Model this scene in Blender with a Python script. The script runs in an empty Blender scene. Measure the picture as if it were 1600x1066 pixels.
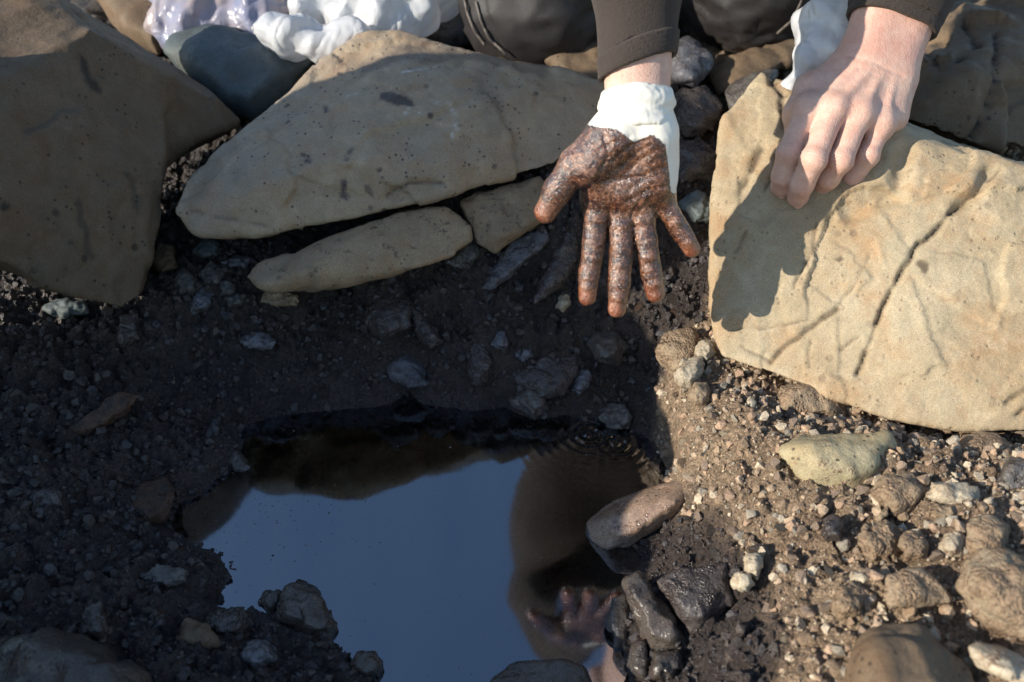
import bpy, bmesh, math, random
import numpy as np
from mathutils import Vector

random.seed(7)
RNG = np.random.default_rng(7)
S = bpy.context.scene
COL = S.collection
R = math.radians

# ------------------------------------------------------------------ camera
PITCH = R(37.0); CH = 0.72; FPX = 1333.0           # camera 0.72 m over the water, looking down into the pit
FW = np.array([0, math.cos(PITCH), -math.sin(PITCH)])
UP = np.array([0, math.sin(PITCH), math.cos(PITCH)])
RT = np.array([1.0, 0, 0]); CAMP = np.array([0, 0, CH])
cam = bpy.data.cameras.new('camera'); cam.sensor_width = 36; cam.lens = 36 * FPX / 1600
cam.clip_start = 0.02; cam.clip_end = 500
cam.dof.use_dof = True; cam.dof.focus_distance = 0.92; cam.dof.aperture_fstop = 4.5
camo = bpy.data.objects.new('camera', cam); COL.objects.link(camo)
camo.location = CAMP; camo.rotation_euler = (math.pi / 2 - PITCH, 0, 0)
S.camera = camo

# ------------------------------------------------------------------ sky, sun, exposure
SUN_EL = R(23.0); SUN_AZ = R(25.0)                 # low sun from the left, a little from the camera's side
TOSUN = Vector((-math.cos(SUN_EL) * math.cos(SUN_AZ), -math.cos(SUN_EL) * math.sin(SUN_AZ), math.sin(SUN_EL)))
w = bpy.data.worlds.new('World'); S.world = w; w.use_nodes = True
nt = w.node_tree; nt.nodes.clear()
sky = nt.nodes.new('ShaderNodeTexSky'); sky.sky_type = 'NISHITA'; sky.sun_disc = False
sky.sun_elevation = SUN_EL; sky.sun_rotation = math.atan2(TOSUN.x, TOSUN.y) % (2 * math.pi)
bg = nt.nodes.new('ShaderNodeBackground'); bg.inputs[1].default_value = 0.15; sky.ozone_density = 2.2; sky.air_density = 1.2; sky.dust_density = 0.4
wo = nt.nodes.new('ShaderNodeOutputWorld')
nt.links.new(sky.outputs[0], bg.inputs[0]); nt.links.new(bg.outputs[0], wo.inputs[0])
sl = bpy.data.lights.new('sun', 'SUN'); sl.energy = 4.8; sl.angle = R(0.5); sl.color = (1.0, 0.92, 0.79)
so = bpy.data.objects.new('sun', sl); COL.objects.link(so)
so.rotation_euler = TOSUN.to_track_quat('Z', 'Y').to_euler(); so.location = (-3, -1, 3)
vs = S.view_settings; vs.view_transform = 'Standard'; vs.look = 'None'; vs.gamma = 1.0; vs.use_curve_mapping = False
vs.exposure = 0.55

# ------------------------------------------------------------------ maths helpers
def P(px, py, D):
    """point seen at photo pixel (px,py) at depth D along the optical axis"""
    return CAMP + D * (FW + (px - 800) / FPX * RT + (533 - py) / FPX * UP)
def depth_at_z(py, z):
    return (CH - z) / (math.sin(PITCH) - (533 - py) / FPX * math.cos(PITCH))
def PZ(px, py, z): return P(px, py, depth_at_z(py, z))
def to_pix(p):
    q = p - CAMP; D = q @ FW
    return 800 + FPX * (q @ RT) / D, 533 - FPX * (q @ UP) / D, D

_G = RNG.normal(size=(256, 3)); _G /= np.linalg.norm(_G, axis=1)[:, None]
_PM = RNG.permutation(256).astype(np.int64)
def perlin(p):
    i = np.floor(p).astype(np.int64); f = p - i
    u = f * f * f * (f * (f * 6 - 15) + 10)
    out = 0
    for dx in (0, 1):
        hx = _PM[(i[:, 0] + dx) & 255]; wx = u[:, 0] if dx else 1 - u[:, 0]
        for dy in (0, 1):
            hy = _PM[(hx + i[:, 1] + dy) & 255]; wy = u[:, 1] if dy else 1 - u[:, 1]
            for dz in (0, 1):
                h = _PM[(hy + i[:, 2] + dz) & 255]; wz = u[:, 2] if dz else 1 - u[:, 2]
                g = _G[h]
                out = out + wx * wy * wz * (g[:, 0] * (f[:, 0] - dx) + g[:, 1] * (f[:, 1] - dy) + g[:, 2] * (f[:, 2] - dz))
    return out
def fbm(p, sc, oct=4, gain=0.5, seed=0.0):
    p = p * sc + seed * 17.31; a = 1.0; o = 0
    for k in range(oct):
        o = o + a * perlin(p + k * 5.17); p = p * 2.03; a *= gain
    return o
def ridged(p, sc, seed=0.0):
    return 1 - 2 * np.abs(perlin(p * sc + seed * 9.7))
def worley2(x, y, sc, seed=0):
    """distance to nearest jittered point + cell id hash"""
    px, py = x * sc, y * sc; ix, iy = np.floor(px).astype(np.int64), np.floor(py).astype(np.int64)
    best = np.full(len(px), 9.0); bid = np.zeros(len(px))
    for dx in (-1, 0, 1):
        for dy in (-1, 0, 1):
            cx, cy = ix + dx, iy + dy
            h = _PM[(_PM[(cx + seed) & 255] + cy) & 255]; h2 = _PM[(h + 91) & 255]; h3 = _PM[(h2 + 33) & 255]
            d = np.hypot(px - cx - h / 256, py - cy - h2 / 256)
            m = d < best; best = np.where(m, d, best); bid = np.where(m, h3 / 256, bid)
    return best, bid
def smin(a, b, k):
    h = np.clip(0.5 + 0.5 * (b - a) / k, 0, 1)
    return b + (a - b) * h - k * h * (1 - h)
def smooth01(x, a, b):
    t = np.clip((x - a) / (b - a), 0, 1); return t * t * (3 - 2 * t)
def cone(p, a, b, ra, rb):
    a = np.asarray(a, np.float32); b = np.asarray(b, np.float32); ab = b - a
    t = np.clip(((p - a) @ ab) / max(ab @ ab, 1e-9), 0, 1)
    q = p - a - t[..., None] * ab
    return np.sqrt((q * q).sum(-1)) - (ra + (rb - ra) * t)
def ellipsoid(p, c, ax, rad):
    """ax: 3x3 rows = axes"""
    q = (p - np.asarray(c, np.float32)) @ np.asarray(ax, np.float32).T
    rad = np.asarray(rad, np.float32)
    k0 = np.sqrt(((q / rad) ** 2).sum(-1)); k1 = np.sqrt(((q / rad ** 2) ** 2).sum(-1))
    return k0 * (k0 - 1) / np.maximum(k1, 1e-6)
def grid(lo, hi, h):
    lo = np.asarray(lo, float); hi = np.asarray(hi, float)
    n = np.ceil((hi - lo) / h).astype(int) + 1
    ax = [lo[i] + h * np.arange(n[i]) for i in range(3)]
    g = np.stack(np.meshgrid(*ax, indexing='ij'), -1).astype(np.float32)
    return g, lo
def surface_nets(F, lo, h):
    s = F < 0; nx, ny, nz = F.shape
    cnt = np.zeros((nx - 1, ny - 1, nz - 1), np.int8)
    offs = [(i, j, k) for i in (0, 1) for j in (0, 1) for k in (0, 1)]
    for (i, j, k) in offs: cnt += s[i:nx - 1 + i, j:ny - 1 + j, k:nz - 1 + k]
    act = np.argwhere((cnt > 0) & (cnt < 8))
    idx = -np.ones(cnt.shape, np.int64); idx[tuple(act.T)] = np.arange(len(act))
    acc = np.zeros((len(act), 3)); num = np.zeros(len(act))
    for a in offs:
        for ax in range(3):
            if a[ax]: continue
            b = list(a); b[ax] = 1
            va = F[act[:, 0] + a[0], act[:, 1] + a[1], act[:, 2] + a[2]]
            vb = F[act[:, 0] + b[0], act[:, 1] + b[1], act[:, 2] + b[2]]
            m = (va < 0) != (vb < 0)
            t = np.where(m, va / np.where(m, va - vb, 1), 0)
            q = np.array(a, float)[None].repeat(len(act), 0); q[:, ax] += t
            acc += q * m[:, None]; num += m
    V = (act + acc / num[:, None]) * h + lo
    Q = []
    for ax in range(3):
        o1, o2 = [(1, 2), (2, 0), (0, 1)][ax]
        sa = np.take(s, range(F.shape[ax] - 1), ax); sb = np.take(s, range(1, F.shape[ax]), ax)
        e = np.argwhere(sa != sb)
        e = e[(e[:, o1] > 0) & (e[:, o2] > 0) & (e[:, o1] < F.shape[o1] - 1) & (e[:, o2] < F.shape[o2] - 1)]
        ins = sa[tuple(e.T)]
        def cell(d1, d2):
            c = e.copy(); c[:, o1] -= d1; c[:, o2] -= d2
            return idx[tuple(c.T)]
        q = np.stack([cell(1, 1), cell(0, 1), cell(0, 0), cell(1, 0)], 1)
        q[~ins] = q[~ins][:, ::-1]
        Q.append(q)
    return V, np.concatenate(Q)
def normals(V, Q):
    n = np.cross(V[Q[:, 2]] - V[Q[:, 0]], V[Q[:, -1]] - V[Q[:, 1]])
    N = np.zeros_like(V)
    for c in range(3):
        for k in range(Q.shape[1]): N[:, c] += np.bincount(Q[:, k], n[:, c], len(V))
    return N / np.maximum(np.linalg.norm(N, axis=1), 1e-12)[:, None]
def relax(V, Q, it, f=0.5):
    a = np.concatenate([Q[:, k] for k in range(4)]); b = np.concatenate([Q[:, (k + 1) % 4] for k in range(4)])
    I = np.concatenate([a, b]); J = np.concatenate([b, a]); deg = np.bincount(I, minlength=len(V))
    for _ in range(it):
        A = np.stack([np.bincount(I, V[J, c], len(V)) for c in range(3)], 1) / np.maximum(deg, 1)[:, None]
        V = V + (A - V) * f
    return V
def poly_dist(x, y, pl, closed=False):
    """distance from points to a polyline"""
    d = np.full(len(x), 1e9); pl = list(pl) + ([pl[0]] if closed else [])
    for (ax, ay), (bx, by) in zip(pl[:-1], pl[1:]):
        vx, vy = bx - ax, by - ay
        t = np.clip(((x - ax) * vx + (y - ay) * vy) / (vx * vx + vy * vy + 1e-12), 0, 1)
        d = np.minimum(d, np.hypot(x - ax - t * vx, y - ay - t * vy))
    return d
def inside(x, y, pl):
    r = np.zeros(len(x), bool); n = len(pl)
    for i in range(n):
        (ax, ay), (bx, by) = pl[i], pl[(i + 1) % n]
        c = (ay > y) != (by > y)
        r ^= c & (x < (bx - ax) * (y - ay) / ((by - ay) if by != ay else 1e-12) + ax)
    return r

# ------------------------------------------------------------------ object helpers
def make_mesh(name, V, Q, smooth=True, attrs=None):
    me = bpy.data.meshes.new(name)
    V = np.asarray(V, np.float32); Q = np.asarray(Q, np.int32); k = Q.shape[1]
    me.vertices.add(len(V)); me.vertices.foreach_set('co', V.ravel())
    me.loops.add(Q.size); me.loops.foreach_set('vertex_index', Q.ravel())
    me.polygons.add(len(Q)); me.polygons.foreach_set('loop_start', np.arange(0, Q.size, k, dtype=np.int32))
    me.polygons.foreach_set('use_smooth', np.full(len(Q), smooth, bool))
    me.update(calc_edges=True)
    for an, av in (attrs or {}).items():
        av = np.asarray(av, np.float32)
        if av.ndim == 1:
            me.attributes.new(an, 'FLOAT', 'POINT').data.foreach_set('value', av)
        else:
            me.attributes.new(an, 'FLOAT_COLOR', 'POINT').data.foreach_set('color', np.c_[av, np.ones(len(av))].astype(np.float32).ravel())
    return me
def add(name, me, mat, parent=None, label=None, cat=None, group=None, kind=None, recentre=True):
    if recentre and parent is None and len(me.vertices):
        co = np.empty(len(me.vertices) * 3, np.float32); me.vertices.foreach_get('co', co); co = co.reshape(-1, 3)
        c = co.mean(0); c[2] = co[:, 2].min()
        me.vertices.foreach_set('co', (co - c).ravel()); me.update()
    else: c = (0, 0, 0)
    o = bpy.data.objects.new(name, me); COL.objects.link(o); o.location = c
    if mat and not me.materials: me.materials.append(mat)
    if parent is not None:
        o.parent = parent; o.location = -np.array(parent.location)
        q = parent.parent
        while q is not None: o.location = np.array(o.location) - np.array(q.location); q = q.parent
    if label: o['label'] = label
    if cat: o['category'] = cat
    if group: o['group'] = group
    if kind: o['kind'] = kind
    return o

# ------------------------------------------------------------------ materials
class MT:
    """small node-building helper"""
    def __init__(s, name):
        s.m = bpy.data.materials.new(name); s.m.use_nodes = True
        s.t = s.m.node_tree; s.t.nodes.clear()
        s.out = s.n('ShaderNodeOutputMaterial'); s.b = None
    def n(s, t, **kw):
        x = s.t.nodes.new(t)
        for k, v in kw.items(): setattr(x, k, v)
        return x
    def l(s, a, b): s.t.links.new(a, b)
    def val(s, sock, v):
        if hasattr(v, 'is_linked') or hasattr(v, 'links'): s.l(v, sock)
        elif isinstance(v, tuple): sock.default_value = v if len(v) == 4 or sock.type == 'VECTOR' else (*v, 1)
        else: sock.default_value = v
    def bsdf(s):
        s.b = s.n('ShaderNodeBsdfPrincipled'); s.l(s.b.outputs[0], s.out.inputs[0]); return s.b
    def coord(s, which='Object'):
        return s.n('ShaderNodeTexCoord').outputs[which]
    def noise(s, sc, det=4, rough=0.55, vec=None, dist=0.0):
        x = s.n('ShaderNodeTexNoise'); x.inputs['Scale'].default_value = sc; x.inputs['Detail'].default_value = det
        x.inputs['Roughness'].default_value = rough; x.inputs['Distortion'].default_value = dist
        s.l(vec if vec is not None else s.coord(), x.inputs['Vector']); return x.outputs['Fac']
    def voro(s, sc, out='Distance', vec=None, feat='F1'):
        x = s.n('ShaderNodeTexVoronoi', feature=feat); x.inputs['Scale'].default_value = sc
        s.l(vec if vec is not None else s.coord(), x.inputs['Vector']); return x.outputs[out]
    def ramp(s, fac, stops):
        x = s.n('ShaderNodeValToRGB'); e = x.color_ramp.elements
        while len(e) > 1: e.remove(e[-1])
        for i, (p, c) in enumerate(stops):
            k = e[0] if i == 0 else e.new(p)
            k.position = p; k.color = (*c, 1) if isinstance(c, tuple) else (c, c, c, 1)
        s.l(fac, x.inputs[0]); return x.outputs[0]
    def mix(s, f, a, b, mode='MIX'):
        x = s.n('ShaderNodeMix', data_type='RGBA', blend_type=mode)
        s.val(x.inputs[0], f); s.val(x.inputs[6], a); s.val(x.inputs[7], b); return x.outputs[2]
    def math(s, op, a, b=0.0, clamp=False):
        x = s.n('ShaderNodeMath', operation=op); x.use_clamp = clamp
        s.val(x.inputs[0], a); s.val(x.inputs[1], b); return x.outputs[0]
    def attr(s, name, out='Fac'):
        x = s.n('ShaderNodeAttribute', attribute_name=name); return x.outputs[out]
    def bump(s, h, dist=0.002, strength=1.0, nrm=None):
        x = s.n('ShaderNodeBump'); x.inputs['Distance'].default_value = dist; x.inputs['Strength'].default_value = strength
        s.l(h, x.inputs['Height'])
        if nrm is not None: s.l(nrm, x.inputs['Normal'])
        return x.outputs[0]
    def objrand(s): return s.n('ShaderNodeObjectInfo').outputs['Random']

def rock_mat(name, a, b, c, rough=0.8, speck=0.35, mott=9, bump=0.0012, grit=900, wet=0.0, crackattr=False, mud=None, mudk=0.5):
    """a,b: main mottled colours, c: dark specks and pits"""
    m = MT(name); bs = m.bsdf()
    n1 = m.noise(mott, 5, 0.6, dist=0.4); n2 = m.noise(mott * 6, 5, 0.65); n3 = m.noise(grit, 2, 0.5)
    col = m.mix(m.ramp(n1, [(0.36, 0.0), (0.64, 1.0)]), a, b)
    col = m.mix(m.math('MULTIPLY', m.ramp(n2, [(0.42, 0.0), (0.7, 1.0)]), 0.45), col, tuple(x * 0.62 for x in a))
    col = m.mix(m.math('MULTIPLY', m.ramp(m.noise(mott * 2.3 + 3, 6, 0.7), [(0.48, 0.0), (0.66, 1.0)]), 0.55), col, (b[0] * 1.05, b[1] * 0.80, b[2] * 0.62))
    col = m.mix(m.math('MULTIPLY', m.ramp(m.noise(mott * 3.1 + 1, 6, 0.75), [(0.52, 0.0), (0.68, 1.0)]), 0.5), col, (a[0] * 1.25, a[1] * 1.25, a[2] * 1.3))
    g = m.ramp(n3, [(0.3, 0.72), (0.5, 1.0), (0.72, 1.27)])
    col = m.mix(1.0, col, g, 'MULTIPLY')
    v = m.voro(38); sel = m.noise(14, 3)
    pit = m.math('MULTIPLY', m.ramp(v, [(0.10, 1.0), (0.2, 0.0)]), m.ramp(sel, [(0.52, 0.0), (0.6, 1.0)]))
    v2 = m.voro(120); sel2 = m.noise(30, 2)
    pit2 = m.math('MULTIPLY', m.ramp(v2, [(0.12, 1.0), (0.25, 0.0)]), m.ramp(sel2, [(0.5, 0.0), (0.56, 1.0)]))
    pits = m.math('MAXIMUM', pit, pit2)
    col = m.mix(m.math('MULTIPLY', pits, speck * 2, True), col, c)
    hv = m.ramp(m.objrand(), [(0.0, 0.82), (1.0, 1.18)])
    col = m.mix(1.0, col, hv, 'MULTIPLY')
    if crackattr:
        col = m.mix(m.attr('stain_crackshade'), col, c)
        col = m.mix(m.attr('scratch'), col, (0.55, 0.53, 0.5))
    mk = None
    if mud:
        mn = m.math('ADD', m.noise(55, 5, 0.7), m.math('MULTIPLY', m.math('SUBTRACT', m.voro(260), 0.4), 0.16))
        mk = m.ramp(mn, [(0.60 - 0.24 * mudk, 0.0), (0.76 - 0.24 * mudk, 0.9)])
        col = m.mix(mk, col, m.mix(1.0, mud, m.ramp(m.voro(420, 'Color'), [(0.0, 0.5), (1.0, 1.6)]), 'MULTIPLY'))
    m.l(col, bs.inputs['Base Color'])
    h = m.math('ADD', m.math('MULTIPLY', n3, 0.35), m.math('ADD', m.math('MULTIPLY', n2, 0.8), m.math('MULTIPLY', m.noise(220, 3), 0.6)))
    h = m.math('SUBTRACT', h, m.math('MULTIPLY', pits, 0.5))
    if mk is not None: h = m.math('ADD', h, m.math('MULTIPLY', mk, m.math('ADD', 0.8, m.math('MULTIPLY', m.voro(420), -1.4))))
    m.l(m.bump(h, bump), bs.inputs['Normal'])
    rg = m.ramp(n2, [(0.3, max(rough - 0.12 - wet, 0.12)), (0.7, max(rough + 0.08 - wet * 0.6, 0.2))])
    m.l(rg, bs.inputs['Roughness']); bs.inputs['Specular IOR Level'].default_value = 0.35 + wet
    return m.m

M = {}
DM = (0.040, 0.031, 0.028); TM = (0.20, 0.135, 0.085)
M['tan'] = rock_mat('tan_sandstone', (0.345, 0.285, 0.19), (0.285, 0.208, 0.122), (0.05, 0.035, 0.025), 0.85, 0.16, 7, 0.0012, 1000, crackattr=True)
M['olive'] = rock_mat('olive_grey_sandstone', (0.44, 0.335, 0.222), (0.36, 0.285, 0.205), (0.045, 0.036, 0.042), 0.58, 0.42, 8, 0.0011, 1000, crackattr=True)
M['brown'] = rock_mat('brown_grey_sandstone', (0.15, 0.102, 0.062), (0.115, 0.085, 0.056), (0.02, 0.017, 0.016), 0.78, 0.35, 6, 0.0014, 1000, crackattr=True)
M['slate'] = rock_mat('blue_green_slate', (0.085, 0.10, 0.098), (0.06, 0.078, 0.084), (0.03, 0.035, 0.04), 0.6, 0.2, 10, 0.0012, 700)
M['grey'] = rock_mat('grey_stone', (0.12, 0.11, 0.098), (0.088, 0.083, 0.078), (0.035, 0.03, 0.026), 0.55, 0.3, 18, 0.0014, 900, 0.1, mud=DM, mudk=0.45)
M['pale'] = rock_mat('pale_stone', (0.46, 0.39, 0.285), (0.36, 0.30, 0.215), (0.12, 0.09, 0.06), 0.7, 0.3, 16, 0.0016, 900, mud=TM, mudk=0.35)
M['oval'] = rock_mat('pale_olive_stone', (0.34, 0.285, 0.175), (0.27, 0.235, 0.14), (0.07, 0.055, 0.035), 0.75, 0.5, 14, 0.0014, 900, mud=TM, mudk=0.22)
M['dirtytan'] = rock_mat('dirty_tan_stone', (0.28, 0.21, 0.135), (0.21, 0.155, 0.105), (0.07, 0.05, 0.035), 0.8, 0.45, 20, 0.0024, 600, mud=TM, mudk=0.6)
M['cake'] = rock_mat('gravel_caked_stone', (0.23, 0.17, 0.11), (0.29, 0.24, 0.165), (0.06, 0.045, 0.03), 0.85, 0.45, 24, 0.0013, 700, mud=TM, mudk=0.9)
M['tanshade'] = rock_mat('tan_grey_stone', (0.30, 0.215, 0.13), (0.23, 0.17, 0.11), (0.05, 0.04, 0.03), 0.7, 0.3, 14, 0.0014, 900, mud=DM, mudk=0.05)
M['oily'] = rock_mat('oil_coated_stone', (0.060, 0.050, 0.048), (0.085, 0.068, 0.060), (0.018, 0.015, 0.013), 0.45, 0.4, 22, 0.0020, 700, 0.2, mud=DM, mudk=0.55)
M['wet'] = rock_mat('wet_oiled_stone', (0.085, 0.070, 0.058), (0.06, 0.048, 0.040), (0.02, 0.015, 0.012), 0.32, 0.3, 20, 0.0014, 500, 0.2, mud=DM, mudk=0.3)
M['oiled'] = rock_mat('oil_smeared_tan_stone', (0.34, 0.245, 0.18), (0.23, 0.15, 0.10), (0.05, 0.028, 0.018), 0.26, 0.4, 20, 0.0009, 500, 0.25, mud=(0.13, 0.08, 0.055), mudk=0.25)
M['rust'] = rock_mat('rusty_brown_stone', (0.095, 0.048, 0.026), (0.07, 0.040, 0.025), (0.03, 0.02, 0.015), 0.7, 0.3, 20, 0.0018, 800, 0.05, mud=DM, mudk=0.4)
M['bluegrey'] = rock_mat('blue_grey_stone', (0.125, 0.125, 0.138), (0.085, 0.084, 0.094), (0.03, 0.03, 0.033), 0.48, 0.25, 18, 0.0014, 800, 0.12, mud=DM, mudk=0.45)

# muddy gravel ground
m = MT('oily_gravel_mud'); bs = m.bsdf()
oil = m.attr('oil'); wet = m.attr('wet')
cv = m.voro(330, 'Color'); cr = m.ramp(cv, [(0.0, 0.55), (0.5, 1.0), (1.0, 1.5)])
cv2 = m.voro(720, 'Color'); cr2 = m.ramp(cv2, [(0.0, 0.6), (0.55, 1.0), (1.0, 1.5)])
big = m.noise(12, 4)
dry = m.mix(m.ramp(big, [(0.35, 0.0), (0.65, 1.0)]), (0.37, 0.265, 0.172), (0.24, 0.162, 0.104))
dark = m.mix(m.ramp(big, [(0.4, 0.0), (0.62, 1.0)]), (0.042, 0.031, 0.028), (0.072, 0.052, 0.043))  # oily mud, its colour also darkened to carry the shade
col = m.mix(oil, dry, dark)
col = m.mix(1.0, m.mix(1.0, col, cr, 'MULTIPLY'), cr2, 'MULTIPLY')
m.l(col, bs.inputs['Base Color'])
m.l(m.math('ADD', 0.14, m.math('MULTIPLY', m.math('SUBTRACT', 1.0, wet), 0.62)), bs.inputs['Roughness'])
m.l(m.math('ADD', 0.4, m.math('MULTIPLY', wet, 0.6)), bs.inputs['Specular IOR Level'])
h = m.math('ADD', m.math('MULTIPLY', m.voro(330), -0.9), m.math('MULTIPLY', m.voro(720), -0.5))
h = m.math('ADD', h, m.noise(1500, 2))
m.l(m.bump(h, 0.0034), bs.inputs['Normal'])
M['mud'] = m.m
# loose gravel: colour by attribute
m = MT('loose_gravel'); bs = m.bsdf()
g = m.ramp(m.noise(700, 3), [(0.3, 0.65), (0.7, 1.3)])
m.l(m.mix(1.0, m.attr('col', 'Color'), g, 'MULTIPLY'), bs.inputs['Base Color'])
m.l(m.math('SUBTRACT', 0.85, m.math('MULTIPLY', m.attr('wet'), 0.62)), bs.inputs['Roughness'])
m.l(m.bump(m.noise(900, 3), 0.0012), bs.inputs['Normal'])
M['gravel'] = m.m
# far beach
m = MT('beach_gravel'); bs = m.bsdf()
m.l(m.mix(m.noise(30, 5), (0.26, 0.19, 0.12), (0.12, 0.09, 0.07)), bs.inputs['Base Color']); bs.inputs['Roughness'].default_value = 0.9
m.l(m.bump(m.math('ADD', m.math('MULTIPLY', m.voro(120), -0.6), m.math('ADD', m.noise(18, 6, 0.7), m.math('MULTIPLY', m.voro(340), -0.3))), 0.02), bs.inputs['Normal']); M['beach'] = m.m

# oily water: clear thin film over brown, absorbing liquid
m = MT('oily_water')
fr = m.n('ShaderNodeFresnel'); fr.inputs[0].default_value = 3.3
gl = m.n('ShaderNodeBsdfGlossy'); gl.inputs['Roughness'].default_value = 0.055; gl.inputs['Color'].default_value = (0.80, 0.86, 1.0, 1)
tr = m.n('ShaderNodeBsdfTransparent'); mx = m.n('ShaderNodeMixShader')
nb = m.bump(m.noise(9, 2), 0.0006)
fm = m.n('ShaderNodeMapping'); fm.inputs['Scale'].default_value = (5, 1.4, 1); fm.inputs['Rotation'].default_value = (0, 0, 0.35); m.l(m.coord(), fm.inputs[0])
m.l(m.mix(m.noise(3.0, 4, 0.6, vec=fm.outputs[0]), (0.68, 0.75, 0.90), (0.92, 0.95, 1.0)), gl.inputs['Color'])
m.l(nb, gl.inputs['Normal']); m.l(nb, fr.inputs['Normal'])
m.l(fr.outputs[0], mx.inputs[0]); m.l(tr.outputs[0], mx.inputs[1]); m.l(gl.outputs[0], mx.inputs[2])
m.l(mx.outputs[0], m.out.inputs[0])
va = m.n('ShaderNodeVolumeAbsorption'); va.inputs[0].default_value = (0.62, 0.27, 0.07, 1); va.inputs[1].default_value = 42
m.l(va.outputs[0], m.out.inputs['Volume']); M['water'] = m.m

# skin
m = MT('skin'); bs = m.bsdf()
n = m.noise(90, 5, 0.65); red = m.attr('red')
col = m.mix(m.ramp(n, [(0.35, 0.0), (0.7, 1.0)]), (0.66, 0.45, 0.36), (0.56, 0.33, 0.25))
col = m.mix(m.math('MULTIPLY', red, 0.65), col, (0.60, 0.24, 0.17))
m.l(col, bs.inputs['Base Color']); bs.inputs['Roughness'].default_value = 0.48
bs.inputs['Subsurface Weight'].default_value = 0.12; bs.inputs['Subsurface Radius'].default_value = (0.012, 0.005, 0.003)
bs.inputs['Subsurface Scale'].default_value = 0.5
h = m.math('ADD', m.math('MULTIPLY', m.voro(900), 0.6), m.noise(350, 4))
m.l(m.bump(h, 0.0006), bs.inputs['Normal']); M['skin'] = m.m
m = MT('fingernail'); bs = m.bsdf(); bs.inputs['Base Color'].default_value = (0.72, 0.47, 0.40, 1); bs.inputs['Roughness'].default_value = 0.3; M['nail'] = m.m
# oily glove
m = MT('oil_smeared_latex'); bs = m.bsdf()
oil = m.attr('oil'); tip = m.attr('tip')
n1 = m.noise(380, 4, 0.7); n2 = m.noise(38, 5, 0.6, dist=0.5); n3 = m.noise(110, 5, 0.65)
oc = m.mix(m.ramp(n3, [(0.40, 0.0), (0.60, 1.0)]), (0.040, 0.014, 0.008), (0.20, 0.072, 0.028))
oc = m.mix(m.ramp(n2, [(0.50, 0.0), (0.66, 0.75)]), oc, (0.42, 0.22, 0.14))
oc = m.mix(m.ramp(n1, [(0.42, 0.8), (0.52, 0.0)]), oc, (0.026, 0.010, 0.008))
oc = m.mix(m.ramp(n1, [(0.60, 0.0), (0.67, 0.7)]), oc, (0.60, 0.42, 0.32))
oc = m.mix(m.math('MULTIPLY', tip, 0.6), oc, (0.30, 0.085, 0.03))
wc = m.mix(m.noise(30, 3), (0.80, 0.77, 0.70), (0.72, 0.66, 0.56))
edge = m.ramp(m.math('ADD', oil, m.math('MULTIPLY', m.math('SUBTRACT', m.noise(260, 4, 0.7), 0.5), 0.9)), [(0.42, 0.0), (0.58, 1.0)])
m.l(m.mix(edge, wc, oc), bs.inputs['Base Color'])
m.l(m.math('SUBTRACT', 0.5, m.math('MULTIPLY', edge, 0.32)), bs.inputs['Roughness'])
h = m.math('ADD', m.math('MULTIPLY', n1, 1.0), m.math('ADD', m.math('MULTIPLY', n3, 1.2), m.math('MULTIPLY', m.voro(620), 0.5)))
m.l(m.bump(m.math('MULTIPLY', h, m.math('ADD', 0.08, edge)), 0.0010), bs.inputs['Normal'])
m.l(m.math('MULTIPLY', edge, 1.0), bs.inputs['Coat Weight']); bs.inputs['Coat Roughness'].default_value = 0.13; bs.inputs['Coat IOR'].default_value = 1.6
m.l(m.bump(m.math('ADD', m.noise(300, 4, 0.7), m.math('MULTIPLY', m.voro(560), 0.5)), 0.0010), bs.inputs['Coat Normal']); M['glove'] = m.m
# cloth
def cloth(name, a, b, rough, sheen, bumpd):
    m = MT(name); bs = m.bsdf(); n = m.noise(1400, 2); n2 = m.noise(20, 4)
    m.l(m.mix(m.ramp(m.math('ADD', m.math('MULTIPLY', n, 0.6), m.math('MULTIPLY', n2, 0.4)), [(0.35, 0.0), (0.65, 1.0)]), a, b), bs.inputs['Base Color'])
    bs.inputs['Roughness'].default_value = rough; bs.inputs['Sheen Weight'].default_value = sheen; bs.inputs['Sheen Roughness'].default_value = 0.4
    bs.inputs['Sheen Tint'].default_value = (0.5, 0.42, 0.36, 1)
    m.l(m.bump(m.math('ADD', n, m.noise(500, 3)), bumpd), bs.inputs['Normal']); return m.m
M['fleece'] = cloth('brown_fleece', (0.034, 0.025, 0.021), (0.058, 0.044, 0.036), 0.95, 0.2, 0.0012)
M['trouser'] = cloth('dark_trouser_cloth', (0.016, 0.014, 0.015), (0.026, 0.022, 0.022), 0.55, 0.06, 0.0004)
M['seam'] = cloth('seam_tape', (0.09, 0.075, 0.065), (0.12, 0.10, 0.085), 0.6, 0.1, 0.0003)
M['hair'] = cloth('dark_hair', (0.03, 0.02, 0.014), (0.05, 0.032, 0.02), 0.5, 0.0, 0.002)
m = MT('eye'); bs = m.bsdf(); bs.inputs['Base Color'].default_value = (0.6, 0.58, 0.55, 1); bs.inputs['Roughness'].default_value = 0.1; M['eye'] = m.m
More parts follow.
